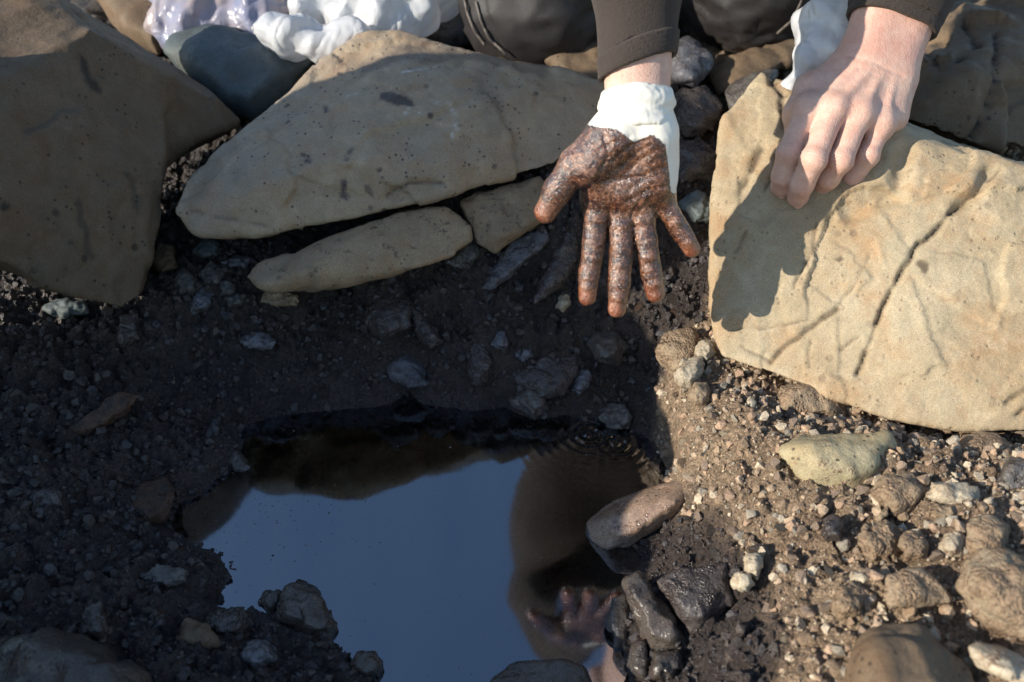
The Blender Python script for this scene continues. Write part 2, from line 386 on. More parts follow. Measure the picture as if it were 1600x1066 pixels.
def plastic(name, c1, c2, tl):
    m = MT(name); n = m.noise(14, 4)
    col = m.mix(m.ramp(n, [(0.35, 0.0), (0.65, 1.0)]), c1, c2)
    bs = m.n('ShaderNodeBsdfPrincipled'); m.l(col, bs.inputs['Base Color']); bs.inputs['Roughness'].default_value = 0.32
    t = m.n('ShaderNodeBsdfTranslucent'); m.l(col, t.inputs[0]); x = m.n('ShaderNodeMixShader'); x.inputs[0].default_value = tl; tp = m.n('ShaderNodeBsdfTransparent'); x2 = m.n('ShaderNodeMixShader'); x2.inputs[0].default_value = 0.14
    nb = m.bump(m.math('ABSOLUTE', m.math('SUBTRACT', m.noise(20, 2, 0.4, dist=0.8), 0.5)), 0.012); m.l(nb, bs.inputs['Normal'])
    m.l(bs.outputs[0], x.inputs[1]); m.l(t.outputs[0], x.inputs[2]); m.l(x.outputs[0], x2.inputs[1]); m.l(tp.outputs[0], x2.inputs[2]); m.l(x2.outputs[0], m.out.inputs[0]); return m.m
M['whitebag'] = plastic('white_plastic_film', (0.78, 0.78, 0.78), (0.66, 0.67, 0.70), 0.3)
M['bluebag'] = plastic('bluish_plastic_film', (0.36, 0.40, 0.58), (0.50, 0.42, 0.42), 0.35)

# ------------------------------------------------------------------ terrain
POOL_PX = [(372, 668), (440, 648), (520, 640), (608, 632), (640, 608), (662, 632), (730, 640), (790, 636), (835, 655), (880, 648),
           (930, 656), (985, 668), (1028, 690), (1052, 735), (1040, 765), (1030, 800), (1020, 830), (985, 850), (1005, 880), (990, 905), (965, 960),
           (972, 1020), (985, 1066), (985, 1120), (900, 1170), (700, 1165), (610, 1120), (590, 1066), (552, 1040), (528, 1000), (470, 985), (425, 958),
           (338, 948), (360, 895), (340, 868), (268, 830), (276, 792), (330, 762), (345, 745), (382, 702)]
POOL = [tuple(PZ(x, y, 0.0)[:2]) for x, y in POOL_PX]
CP = [(x, y, 0.006) for x, y in POOL_PX]
CP += [(500, 570, .045), (700, 550, .055), (850, 560, .05), (600, 490, .10), (750, 470, .115), (900, 450, .12), (960, 560, .04), (1005, 600, .03), (1012, 650, .012),
       (420, 490, .10), (300, 510, .09), (250, 450, .125), (900, 340, .19), (1050, 330, .19), (1080, 250, .23), (600, 350, .17), (300, 390, .13), (1060, 440, .12), (1000, 480, .10),
       (200, 560, .075), (50, 560, .10), (50, 500, .10), (100, 700, .07), (200, 700, .05), (260, 740, .025), (50, 850, .07), (200, 900, .045), (100, 1000, .07),
       (250, 1020, .05), (400, 1040, .03), (500, 1075, .02), (280, 880, .025),
       (1046, 560, .11), (1062, 620, .108), (1075, 690, .09), (1100, 640, .105), (1250, 655, .115), (1280, 612, .085), (1380, 662, .08), (1480, 690, .085), (1570, 690, .09), (1400, 720, .135), (1550, 730, .135), (1120, 760, .085), (1080, 800, .05), (1120, 830, .07), (1200, 880, .10),
       (1400, 880, .125), (1570, 980, .135), (1130, 980, .065), (1040, 1000, .03), (1060, 1060, .04), (1230, 1040, .10), (1060, 900, .035), (1150, 600, .10), (1120, 520, .12)]
CW = [PZ(*c) for c in CP]
CW += [np.array(c, float) for c in [(-.6, 1.3, .22), (-.2, 1.25, .23), (.1, 1.2, .25), (.4, 1.2, .25), (0, 1.5, .26), (.6, 1.4, .26), (-.9, .6, .14), (-.95, 1, .18), (-.8, .2, .1), (-.35, .12, .07), (.1, .12, .03), (.8, .3, .16), (.9, .9, .18), (.45, .15, .12),
       (-1.4, .5, .2), (1.4, .5, .2), (0, -.5, .12), (-1, -.5, .15), (1, -.5, .16), (-1, 2, .3), (0, 2.1, .3), (1, 2, .3)]]
CW = np.array(CW)
def _phi(r2): return np.sqrt(r2 + 0.02 ** 2)
_A = _phi(((CW[:, None, :2] - CW[None, :, :2]) ** 2).sum(-1)) - np.eye(len(CW)) * 0.008
_zm = CW[:, 2].mean()
_W = np.linalg.solve(_A, CW[:, 2] - _zm)
def base_h(x, y):
    z = np.full(len(x), _zm)
    for c, ww in zip(CW, _W): z = z + ww * _phi((x - c[0]) ** 2 + (y - c[1]) ** 2)
    return z
def ground_h(x, y, detail=True):
    x = np.atleast_1d(np.asarray(x, float)); y = np.atleast_1d(np.asarray(y, float))
    z = base_h(x, y)
    d = poly_dist(x, y, POOL, True); d = np.where(inside(x, y, POOL), -d, d)
    p = np.stack([x, y, np.zeros_like(x)], 1)
    shelf = 0.010 * np.clip(d / 0.02, 0, 1)
    zo = np.maximum(z, 0.003) + shelf * 0.6
    zi = -np.minimum(0.10, 0.010 + 0.55 * np.abs(d)) + 0.02 * fbm(p, 14, 3, seed=3) * smooth01(-d, .02, .1)
    t = smooth01(d, -0.012, 0.010)
    z = zo * t + zi * (1 - t)
    if detail:
        wx, wy = x + 0.006 * perlin(p * 70) + .003 * perlin(p * 190), y + 0.006 * perlin(p * 70 + 7.7) + .003 * perlin(p * 190 + 3.3)
        w1, i1 = worley2(wx, wy, 38, 1); w2, i2 = worley2(wx, wy, 90, 5); w3, i3 = worley2(wx, wy, 190, 9)
        am = np.clip(0.35 + (d / 0.10), 0.3, 1.0)
        z = z + am * (0.020 * fbm(p, 9, 3, seed=1) + (0.017 + 0.010 * oil_shade_mask(x, y)) * (0.42 - w1) * (0.1 + 1.2 * i1) + (0.0105 + 0.006 * oil_shade_mask(x, y)) * (0.42 - w2) * (0.1 + 1.4 * i2) + 0.0052 * (0.42 - w3) * (0.3 + 1.2 * i3))
    return z
def ground_hit(px, py):
    """depth where the ray through a pixel meets the ground"""
    Ds = np.linspace(0.35, 1.9, 240); pts = np.array([P(px, py, D) for D in Ds])
    g = ground_h(pts[:, 0], pts[:, 1], False)
    k = np.argmax(pts[:, 2] < g)
    return Ds[k]
def oil_shade_mask(x, y):
    """1 where the gravel is oily and painted dark for the shade, 0 on the dry bank"""
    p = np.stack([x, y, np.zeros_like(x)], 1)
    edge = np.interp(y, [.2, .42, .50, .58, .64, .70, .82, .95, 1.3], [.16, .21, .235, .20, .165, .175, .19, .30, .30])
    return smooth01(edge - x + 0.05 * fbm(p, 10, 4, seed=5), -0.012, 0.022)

xs = np.concatenate([np.linspace(-1.15, -.72, 60, endpoint=False), np.linspace(-.72, .72, 640, endpoint=False), np.linspace(.72, 1.15, 60)])
ys = np.concatenate([np.linspace(-.2, .28, 60, endpoint=False), np.linspace(.28, 1.12, 420, endpoint=False), np.linspace(1.12, 2.0, 110)])
X, Y = np.meshgrid(xs, ys, indexing='ij'); X = X.ravel(); Y = Y.ravel(); Z = ground_h(X, Y)
ii, jj = np.meshgrid(np.arange(len(xs) - 1), np.arange(len(ys) - 1), indexing='ij'); ii = ii.ravel(); jj = jj.ravel(); ny_ = len(ys)
Q = np.stack([ii * ny_ + jj, (ii + 1) * ny_ + jj, (ii + 1) * ny_ + jj + 1, ii * ny_ + jj + 1], 1)
oil_shade_v = oil_shade_mask(X, Y)
wetv = np.clip(oil_shade_v * (0.72 + 0.28 * smooth01(Z, 0.045, 0.004)), 0, 1) * np.clip(0.75 + 0.9 * fbm(np.stack([X, Y, Z], 1), 25, 3, seed=8), 0.2, 1)
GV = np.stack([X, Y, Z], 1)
add('muddy_gravel_ground', make_mesh('muddy_gravel_ground', GV, Q, True, {'oil': oil_shade_v, 'wet': wetv}), M['mud'], kind='structure', recentre=False)
# wide beach that carries on around the pit to the horizon
V = []; F = []; rings = [0.0, 0.6, 3, 12, 50, 200]; nseg = 48
hx, hy, cx, cy = 1.12, 1.07, 0.0, 0.9
for k, r in enumerate(rings):
    for s_ in range(nseg):
        a = 2 * math.pi * s_ / nseg; c, s2 = math.cos(a), math.sin(a); q = 1 / max(abs(c), abs(s2))
        x, y = cx + (hx * c * q if k == 0 else (hx + r) * c * (q if r < 1 else 1)), cy + (hy * s2 * q if k == 0 else (hy + r) * s2 * (q if r < 1 else 1))
        V.append((x, y, 0.10 if k == 0 else 0.16 + 0.02 * min(r, 10)))
for k in range(len(rings) - 1):
    for s_ in range(nseg):
        F.append((k * nseg + s_, (k + 1) * nseg + s_, (k + 1) * nseg + (s_ + 1) % nseg, k * nseg + (s_ + 1) % nseg))
add('beach_ground', make_mesh('beach_ground', np.array(V), np.array(F)), M['beach'], kind='structure', recentre=False)

# oily water: closed body, top finely meshed where the drips ring out
rip = [(PZ(920, 678, 0)[:2], 1.0), (PZ(962, 692, 0)[:2], 0.8)]
xs = np.concatenate([np.linspace(-.52, .0, 60, endpoint=False), np.linspace(0, .26, 200, endpoint=False), np.linspace(.26, .36, 12)])
ys = np.concatenate([np.linspace(.26, .62, 50, endpoint=False), np.linspace(.62, .84, 170, endpoint=False), np.linspace(.84, .95, 12)])
X, Y = np.meshgrid(xs, ys, indexing='ij'); nx_, ny_ = X.shape; X = X.ravel(); Y = Y.ravel(); Z = np.zeros_like(X)
for (c, a) in rip:
    r = np.hypot(X - c[0], Y - c[1]); Z += a * 0.0007 * np.sin(r * 2 * math.pi / 0.0115) * np.exp(-r / 0.022) * smooth01(r, 0, .006)
ii, jj = np.meshgrid(np.arange(nx_ - 1), np.arange(ny_ - 1), indexing='ij'); ii = ii.ravel(); jj = jj.ravel()
Q = np.stack([ii * ny_ + jj, (ii + 1) * ny_ + jj, (ii + 1) * ny_ + jj + 1, ii * ny_ + jj + 1], 1)
top = np.stack([X, Y, Z], 1); bot = top.copy(); bot[:, 2] = -0.2; nT = len(top)
rim = [i * ny_ for i in range(nx_)] + [(nx_ - 1) * ny_ + j for j in range(1, ny_)] + [i * ny_ + ny_ - 1 for i in range(nx_ - 2, -1, -1)] + [j for j in range(ny_ - 2, 0, -1)]
rim = np.array(rim); rn = np.roll(rim, -1)
sides = np.stack([rim, rim + nT, rn + nT, rn], 1)
add('oily_water', make_mesh('oily_water', np.concatenate([top, bot]), np.concatenate([Q, Q[:, ::-1] + nT, sides])), M['water'], kind='structure', recentre=False)

# specks of grit and oil scum floating on the pool
VV, FF = [], []; k = 0
while k < 240:
    px, py = RNG.uniform(300, 1000), RNG.uniform(640, 1066)
    if RNG.random() < .5: px, py = RNG.normal(420, 70), RNG.normal(800, 45)
    if not inside(np.array([px]), np.array([py]), POOL_PX)[0]: continue
    c = PZ(px, py, 0.0); q = RNG.uniform(.0004, .0014) * (2.2 if RNG.random() < .06 else 1); a0 = RNG.uniform(0, 6.3)
    ring = [(c[0] + q * RNG.uniform(.6, 1.2) * math.cos(a0 + i * 1.047), c[1] + q * RNG.uniform(.6, 1.2) * math.sin(a0 + i * 1.047), -.0004) for i in range(6)]
    n0 = len(VV); VV += ring + [(c[0], c[1], .0009)]; FF += [(n0 + i, n0 + (i + 1) % 6, n0 + 6) for i in range(6)]; k += 1
VV = np.array(VV); cc = np.repeat(RNG.choice([.02, .05, .12, .25], len(VV) // 7), 7)[:, None] * np.array([[1, .85, .7]])
add('floating_specks', make_mesh('floating_specks', VV, np.array(FF), False, {'col': cc, 'wet': np.full(len(VV), .6)}), M['gravel'], label='tiny specks of grit floating on the oily pool', cat='debris', kind='stuff')

# ------------------------------------------------------------------ rocks
def hull_planes(pts):
    bm = bmesh.new()
    for p in pts: bm.verts.new(Vector(p))
    r = bmesh.ops.convex_hull(bm, input=bm.verts)
    bm.normal_update(); N = []; d = []
    for f in bm.faces:
        if f.calc_area() > 1e-9: N.append(f.normal[:]); d.append(f.normal.dot(f.verts[0].co))
    bm.free()
    return np.array(N, np.float32), np.array(d, np.float32)
def facets(V, K, seed, slope, lim):
    """piecewise-plane relief: every patch tilts its own way, like chipped stone or crumpled film"""
    rs = np.random.default_rng(seed); sd = V[rs.integers(len(V), size=K)]; g = rs.normal(size=(K, 3)) * slope
    off = rs.uniform(-.5, .5, K) * lim * .35
    W = V + 0.18 * np.ptp(V, axis=0).max() / math.sqrt(K) * np.stack([perlin(V * (3 * math.sqrt(K) / np.ptp(V, axis=0).max()) + k * 3.3) for k in range(3)], 1)
    ix = np.empty(len(V), np.int64); sf = sd.astype(np.float32); s2 = (sf ** 2).sum(1)
    for c0 in range(0, len(V), 40000):
        ix[c0:c0 + 40000] = np.argmin(s2[None] - 2 * W[c0:c0 + 40000].astype(np.float32) @ sf.T, 1)
    return np.clip(((V - sd[ix]) * g[ix]).sum(1) + off[ix], -lim, lim)
def rock_mesh(name, hulls, res, rnd=4, amp=0.006, fine=0.0015, seed=0, cracks=(), stains=(), scratches=(), blend=0.02, strata=0.0, dents=(), chip=None, K=(22, 160)):
    allp = np.concatenate([np.array(h) for h in hulls]); lo = allp.min(0) - 4 * res; hi = allp.max(0) + 4 * res
    g, lo = grid(lo, hi, res); sh = g.shape[:3]; g = g.reshape(-1, 3); F = None
    for h in hulls:
        N, d = hull_planes(h)
        f = np.full(len(g), -9.0, np.float32)
        for n_, d_ in zip(N, d): np.maximum(f, g @ n_ - d_, out=f)
        F = f if F is None else smin(F, f, blend)
    V, Q = surface_nets(F.reshape(sh), lo, res)
    V = relax(V, Q, rnd)
    N = normals(V, Q)
    span = float(np.max(hi - lo)); s1 = 2.2 / span
    disp = amp * (1.1 * fbm(V, s1 * 1.6, 3, seed=seed) + 0.45 * ridged(V, s1 * 5, seed) * (0.5 + perlin(V * s1 * 2 + 3)))
    # chipped steps: terrace the noise a little
    t = fbm(V, s1 * 4, 3, seed=seed + 2); disp += amp * 0.45 * (np.floor(t * 5) / 5 + 0.2 * smooth01((t * 5) % 1, .7, 1.0))
    ch = amp * .8 if chip is None else chip
    disp += facets(V, K[0], seed + 50, .16, ch) + facets(V, K[1], seed + 90, .18, ch * .35)
    disp += fine * fbm(V, 60, 3, 0.6, seed=seed + 1) + fine * 0.4 * perlin(V * 260)
    if strata: disp += strata * perlin(np.stack([V @ np.array([.2, .1, 1.0]) * 90, V[:, 0] * 5, V[:, 1] * 5], 1))
    attrs = {}
    if cracks or stains or scratches or dents or name.endswith('boulder') or name == 'flat_stone':
        px, py, D = to_pix(V); wob = 5 * fbm(V, 40, 3, seed=4)
        wob2 = 5 * fbm(V, 40, 3, seed=6); facing = (N @ FW) < 0.15
        st = np.zeros(len(V)); sc = np.zeros(len(V))
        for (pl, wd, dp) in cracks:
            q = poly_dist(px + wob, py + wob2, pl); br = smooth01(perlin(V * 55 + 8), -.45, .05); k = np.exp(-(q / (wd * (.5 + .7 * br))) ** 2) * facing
            disp -= dp * k * (.4 + .9 * br); st = np.maximum(st, min(.95, .35 + dp * 110) * br * np.exp(-(q / (wd * .75)) ** 2) * facing)  # cracks are painted dark too, standing for the shade in their depth
        for (pl, wd, dp) in dents:
            q = poly_dist(px + wob, py + wob2, pl); disp -= dp * smooth01(q, wd, 0) * facing
        for (pl, wd, k0) in stains:
            q = poly_dist(px + 2 * wob, py + 2 * wob2, pl); st = np.maximum(st, k0 * smooth01(q + 6 * perlin(V * 120), wd, wd * .4) * facing)
        for (pl, wd, k0) in scratches:
            q = poly_dist(px + wob, py + wob2, pl); sc = np.maximum(sc, k0 * smooth01(q, wd, 0) * smooth01(perlin(V * 300), -.1, .3) * facing)
        attrs = {'stain_crackshade': st, 'scratch': sc}
    V = V + N * disp[:, None]; V = relax(V, Q, 1, .35)
    return make_mesh(name, V, Q, True, attrs)
def outline_hull(out, D0, bulge, thick, rs, tilt=0.0, inner=0.55):
    """closed rock whose outline from the photo's side is `out`; D0 depth of its rim, bulge towards the viewer, thick behind"""
    c = np.mean(np.array([o[:2] for o in out], float), 0); pts = []
    hgt = max(o[1] for o in out) - min(o[1] for o in out) + 1
    for o in out:
        D = D0 if len(o) == 2 else o[2]
        D = D + tilt * (c[1] - o[1]) / FPX * D0
        pts.append(P(o[0], o[1], D))
        q = c + (np.array(o[:2]) - c) * (inner + 0.18 * (rs.random() - .5))
        pts.append(P(q[0], q[1], (D + tilt * 0) * 1.0 - bulge * (0.75 + 0.4 * rs.random())))
        q = c + (np.array(o[:2]) - c) * 0.86
        pts.append(P(q[0], q[1], D + thick * (0.8 + 0.3 * rs.random())))
    return pts
RS = random.Random(11)

# --- the big boulders
hA = [P(*q) for q in [(0, 165, .90), (140, 48, .985), (262, 120, 1.05), (262, 235, 1.03), (228, 300, 1.0), (222, 465, 1.0), (190, 484, .98), (75, 452, .92), (0, 405, .88), (-160, 330, .80), (-220, 250, .80),
      (90, -2, 1.12), (20, -60, 1.12), (-120, -60, 1.05), (-260, 60, .92), (170, 40, 1.15), (260, 120, 1.2), (215, 440, 1.15), (0, 400, 1.05), (-200, 330, .95)]]
hB = [P(*q) for q in [(150, 60, 1.0), (250, 98, 1.08), (335, 152, 1.12), (374, 190, 1.15), (330, 212, 1.13), (262, 245, 1.08), (200, 260, 1.03), (120, 150, .98), (300, 130, 1.25), (370, 195, 1.27), (240, 250, 1.2), (150, 60, 1.15)]]
add('boulder', rock_mesh('boulder', [hA, hB], 0.0040, 1, 0.0035, 0.0016, 1, chip=.0030, blend=0.03, stains=[([(130, 95), (150, 140)], 9, .8), ([(120, 320), (140, 400)], 9, .5), ([(200, 270), (215, 330)], 7, .5), ([(0, 322), (8, 325)], 9, .9)]), M['brown'],
    label='large brown-grey angular boulder at the left with sunlit top and shaded face', cat='boulder')
hM = [P(*q) for q in [(268, 335, 1.005), (284, 276, 1.02), (345, 235, 1.04), (410, 192, 1.07), (445, 150, 1.11), (495, 105, 1.13), (560, 58, 1.14), (620, 50, 1.145), (700, 66, 1.14), (800, 92, 1.15), (880, 112, 1.16), (945, 134, 1.16),
      (935, 200, 1.12), (862, 262, 1.09), (760, 272, 1.075), (690, 303, 1.06), (560, 340, 1.045), (400, 366, 1.02), (300, 366, 1.01), (640, 110, 1.085), (500, 175, 1.055), (560, 250, 1.02), (760, 190, 1.07), (400, 290, 1.0), (860, 150, 1.11),
      (300, 300, 1.2), (560, 90, 1.32), (900, 130, 1.32), (880, 240, 1.25), (560, 330, 1.22), (320, 350, 1.15)]]
add('boulder', rock_mesh('boulder', [hM], 0.0034, 2, 0.0045, 0.0016, 2, chip=.0035,
    stains=[([(600, 150), (625, 158), (640, 165)], 8, .85), ([(535, 285), (537, 312)], 7, .85), ([(545, 250), (546, 230)], 5, .7), ([(505, 168), (508, 172)], 5, .8), ([(478, 243), (484, 244)], 6, .8), ([(575, 296), (580, 302)], 5, .6), ([(570, 105), (640, 78), (760, 85), (850, 105)], 16, .45), ([(760, 110), (770, 200)], 22, .22)],
    scratches=[([(620, 112), (685, 100)], 3, .9), ([(625, 185), (640, 172), (660, 180)], 5, .8), ([(675, 163), (705, 170), (718, 190), (705, 215)], 6, .8), ([(540, 147), (560, 146)], 3, .6)],
    dents=[([(620, 300), (680, 292)], 22, .004)], cracks=[([(602, 308), (640, 284), (690, 288)], 3, .003), ([(300, 330), (420, 352)], 4, .001)]), M['olive'],
    label='long smooth olive-grey boulder with dark specks, slanting behind the pool under the bags', cat='boulder')
hR = [P(*q) for q in [(1190, 116, 1.01), (1128, 190, .99), (1116, 300, .978), (1110, 420, .972), (1112, 500, .964), (1128, 556, .952), (1230, 584, .93), (1390, 655, .885), (1500, 672, .868), (1600, 672, .852), (1760, 650, .84),
      (1255, 172, .968), (1300, 185, .957), (1400, 205, .94), (1500, 235, .925), (1545, 300, .895), (1640, 280, .905), (1780, 330, .89), (1210, 330, .956), (1270, 420, .948), (1200, 460, .950), (1450, 560, .876), (1420, 290, .912),
      (1190, 130, 1.14), (1400, 190, 1.12), (1620, 260, 1.08), (1780, 400, 1.03), (1140, 400, 1.1), (1150, 540, 1.06), (1400, 640, 1.0), (1700, 640, .98)]]
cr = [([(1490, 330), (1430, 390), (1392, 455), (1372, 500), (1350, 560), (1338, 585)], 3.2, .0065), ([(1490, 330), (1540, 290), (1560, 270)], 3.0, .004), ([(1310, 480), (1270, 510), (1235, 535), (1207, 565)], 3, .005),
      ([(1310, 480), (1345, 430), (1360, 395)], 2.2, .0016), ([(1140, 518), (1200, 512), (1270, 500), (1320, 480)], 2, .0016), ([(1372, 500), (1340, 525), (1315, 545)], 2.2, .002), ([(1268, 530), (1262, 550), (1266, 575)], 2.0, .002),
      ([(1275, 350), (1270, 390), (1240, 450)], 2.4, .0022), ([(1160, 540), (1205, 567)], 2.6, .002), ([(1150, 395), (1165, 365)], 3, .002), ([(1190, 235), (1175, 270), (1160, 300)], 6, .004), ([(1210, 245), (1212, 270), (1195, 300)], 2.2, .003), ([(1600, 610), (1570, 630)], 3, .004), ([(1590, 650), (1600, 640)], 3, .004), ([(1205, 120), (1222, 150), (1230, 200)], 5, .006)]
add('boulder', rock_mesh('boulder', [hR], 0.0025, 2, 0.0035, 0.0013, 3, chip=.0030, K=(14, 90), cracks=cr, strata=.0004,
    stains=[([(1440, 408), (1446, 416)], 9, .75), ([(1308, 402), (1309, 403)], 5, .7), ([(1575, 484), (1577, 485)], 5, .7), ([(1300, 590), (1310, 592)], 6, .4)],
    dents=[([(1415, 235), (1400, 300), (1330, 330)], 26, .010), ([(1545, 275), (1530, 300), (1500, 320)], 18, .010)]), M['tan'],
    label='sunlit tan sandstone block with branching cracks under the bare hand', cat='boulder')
hU = [P(*q) for q in [(1395, 185, 1.12), (1420, 110, 1.16), (1455, 62, 1.2), (1500, 25, 1.24), (1620, -40, 1.3), (1760, -20, 1.28), (1760, 200, 1.16), (1600, 232, 1.12), (1520, 228, 1.1), (1440, 200, 1.1), (1490, 130, 1.1), (1600, 90, 1.14), (1420, 190, 1.3), (1500, 30, 1.42), (1740, 0, 1.45), (1720, 200, 1.35)]]
add('boulder', rock_mesh('boulder', [hU], 0.0055, 2, 0.008, 0.0018, 4, chip=.009, cracks=[([(1556, 55), (1550, 110), (1535, 170), (1515, 225)], 3.5, .008), ([(1500, 30), (1530, 75), (1495, 100)], 4, .008), ([(1440, 80), (1470, 110)], 4, .006)]), M['brown'],
    label='dark brown cracked boulder in the upper right corner behind the tan block', cat='boulder')
# unseen boulders added left of the frame, shaped to cast the pit's shade
hS1 = [np.array(q) for q in [(-.86, -.35, .38), (-.84, .0, .385), (-.82, .15, .395), (-.83, .24, .455), (-.83, .36, .54), (-.84, .52, .58), (-.86, .62, .53), (-.85, .69, .44), (-.82, .655, .26), (-.78, .62, .0), (-.74, .2, .0), (-.78, -.4, .0), (-1.1, -.4, .35), (-1.1, .3, .42), (-.96, .6, .50), (-1.2, .6, .0), (-1.2, -.4, .0)]]
hS2 = [np.array(q) for q in [(-.84, .44, .60), (-.84, .49, .80), (-.85, .70, .80), (-.86, .785, .70), (-.86, .79, .46), (-.85, .70, .42), (-.84, .45, .50), (-.92, .42, .79), (-.92, .70, .80), (-.91, .77, .62), (-.91, .77, .46), (-.92, .42, .50)]]
add('boulder', rock_mesh('boulder', [hS1], 0.012, 2, 0.006, 0.002, 5), M['brown'], label='long brown boulder added out of view at the left to shade the pit', cat='boulder')
add('boulder', rock_mesh('boulder', [hS2], 0.008, 2, 0.004, 0.002, 6), M['brown'], label='brown block added out of view on the long boulder to shade the smooth boulder', cat='boulder')

# --- slabs and stones; (name, material, label, outline px, bulge m, thick m, lift towards viewer m, depth or None)
ST = []
def st(name, mat, label, out, bulge=.010, thick=.03, lift=.006, D=None, amp=.0022, rnd=2, tilt=0.35, group=None, inner=.55):
    ST.append((name, mat, label, out, bulge, thick, lift, D, amp, rnd, tilt, group, inner))
st('flat_stone', 'tanshade', 'long olive-grey slab lying under the smooth speckled boulder', [(384, 432, 1.0), (402, 414, 1.01), (520, 372, 1.03), (640, 326, 1.06), (700, 318, 1.07), (738, 348, 1.06), (745, 378, 1.055), (690, 412, 1.03), (560, 442, 1.01), (425, 462, .995), (392, 450, .99)], .012, .10, 0, 1.0, .003)
st('stone', 'tanshade', 'tan blocky stone under the right end of the smooth speckled boulder', [(718, 318), (790, 286), (862, 280), (872, 332), (805, 346), (772, 396), (745, 380)], .015, .08, 0, 1.075, .003)
st('stone', 'slate', 'dark blue-green slate stone in front of the white bag', [(248, 78), (268, 52), (330, 42), (400, 50), (472, 66), (497, 96), (470, 132), (420, 166), (402, 196), (350, 172), (292, 112)], .04, .16, 0, 1.24, .004, 3)
st('stone', 'brown', 'dark brown stone in the top left corner beside the bluish bag', [(120, -40), (285, -45), (268, 30), (252, 96), (225, 70), (188, 42)], .03, .2, 0, 1.36, .005, 3)
st('stone', 'grey', 'grey-green stone between the white bag and the knee', [(640, -30), (760, -30), (770, 70), (700, 72), (645, 60)], .02, .15, 0, 1.36, .004, 3)
st('stone', 'brown', 'dark brown stone behind the smooth boulder beside the gloved wrist', [(838, 78), (930, 62), (1000, 90), (960, 150), (870, 120)], .02, .12, 0, 1.23, .004, 3)
st('stone', 'bluegrey', 'pale blue-grey rounded stone just right of the gloved arm', [(1046, 72), (1072, 58), (1104, 74), (1114, 102), (1088, 140), (1050, 126)], .02, .08, 0, 1.2, .003, 3)
st('flat_stone', 'brown', 'olive-brown slab lying under the knee on the right', [(1100, 110), (1180, 74), (1262, 60), (1262, 92), (1180, 132), (1120, 152)], .02, .10, 0, 1.24, .004)
st('stone', 'grey', 'dull stone below the brown slab and left of the tan block', [(1130, 145), (1190, 112), (1215, 110), (1190, 170), (1150, 195)], .02, .08, 0, 1.16, .004)
st('stone', 'oily', 'blackened stone in the dark gap right of the glove cuff', [(1055, 150), (1100, 135), (1130, 165), (1120, 210), (1070, 215), (1050, 190)], .02, .08, 0, 1.15, .004)
st('stone', 'oily', 'flat blackened stone in the dark gap beside the tan block', [(1050, 230), (1095, 215), (1118, 240), (1112, 280), (1060, 285)], .015, .07, 0, 1.12, .004)
st('stone', 'slate', 'grey-green stone wedged left of the tan block near the little finger', [(1062, 318), (1090, 300), (1116, 310), (1118, 345), (1085, 350)], .012, .05, 0, 1.07, .003)
st('stone', 'grey', 'grey stone at the right end of the long slab', [(695, 412), (716, 375), (745, 366), (754, 386), (736, 421)], .012, .04)
st('flat_stone', 'bluegrey', 'thin blue-grey slab leaning in the mud left of the gloved fingers', [(750, 452), (800, 376), (850, 356), (858, 374), (806, 426), (766, 456)], .008, .03, .012)
st('flat_stone', 'oily', 'flat dark brown slab in the mud beside the glove thumb', [(832, 478), (850, 428), (894, 348), (904, 398), (882, 442)], .006, .03, .01)
st('pebble', 'pale', 'small pale pebble left of the gloved index fingertip', [(868, 482), (874, 460), (886, 458), (890, 474), (880, 488)], .006, .012)
st('stone', 'grey', 'upright whitish stone between the left boulder and the long slab', [(271, 432), (286, 417), (309, 440), (305, 460), (278, 466)], .010, .03)
st('stone', 'bluegrey', 'pale blue angled stone below the upright whitish stone', [(288, 474), (318, 447), (342, 449), (327, 485), (297, 492)], .010, .03)
st('pebble', 'grey', 'grey rounded pebble at the left tip of the long slab', [(338, 448), (355, 438), (371, 446), (364, 462), (344, 463)], .008, .02)
st('pebble', 'grey', 'grey pebble just under the left tip of the long slab', [(352, 466), (368, 456), (384, 462), (380, 477), (358, 478)], .008, .02)
st('pebble', 'bluegrey', 'thin pale pebble in the gap under the smooth boulder', [(345, 410), (372, 400), (397, 402), (385, 418), (358, 420)], .005, .02)
st('stone', 'dirtytan', 'pinkish flat stone in the mud under the long slab', [(404, 472), (412, 456), (440, 455), (466, 463), (462, 478), (430, 480)], .006, .02)
st('stone', 'brown', 'brown stone in the dark crevice right of the left boulder', [(236, 400), (250, 380), (272, 385), (278, 420), (250, 436)], .010, .04)
st('stone', 'slate', 'dark stone in the crevice under the tip of the smooth boulder', [(300, 392), (318, 372), (345, 378), (342, 400), (312, 408)], .010, .04)
st('stone', 'grey', 'grey stone in the crevice beside the upright whitish stone', [(312, 428), (330, 405), (350, 425), (345, 448), (320, 446)], .010, .03)
st('stone', 'oily', 'large dark angular stone in the middle of the mud bank', [(574, 470), (600, 455), (641, 468), (640, 510), (594, 537), (569, 506)], .014, .04)
st('stone', 'oily', 'blade-like dark stone right of the large angular stone in the bank', [(640, 476), (662, 494), (693, 535), (672, 546), (648, 518)], .008, .03, .01)
st('stone', 'bluegrey', 'broad bluish dark stone above the back edge of the pool', [(592, 562), (620, 528), (666, 564), (670, 600), (640, 607), (600, 586)], .012, .04)
st('stone', 'oily', 'upright dark stone in the bank above the pool edge', [(728, 580), (735, 540), (756, 535), (768, 565), (762, 596), (740, 602)], .010, .03)
st('pebble', 'bluegrey', 'bluish angular pebble in the middle of the mud bank', [(767, 540), (772, 520), (790, 516), (797, 535), (788, 552)], .008, .02)
st('pebble', 'bluegrey', 'small flat bluish pebble below the slab by the thumb', [(803, 556), (812, 546), (830, 545), (834, 557), (818, 565)], .005, .015)
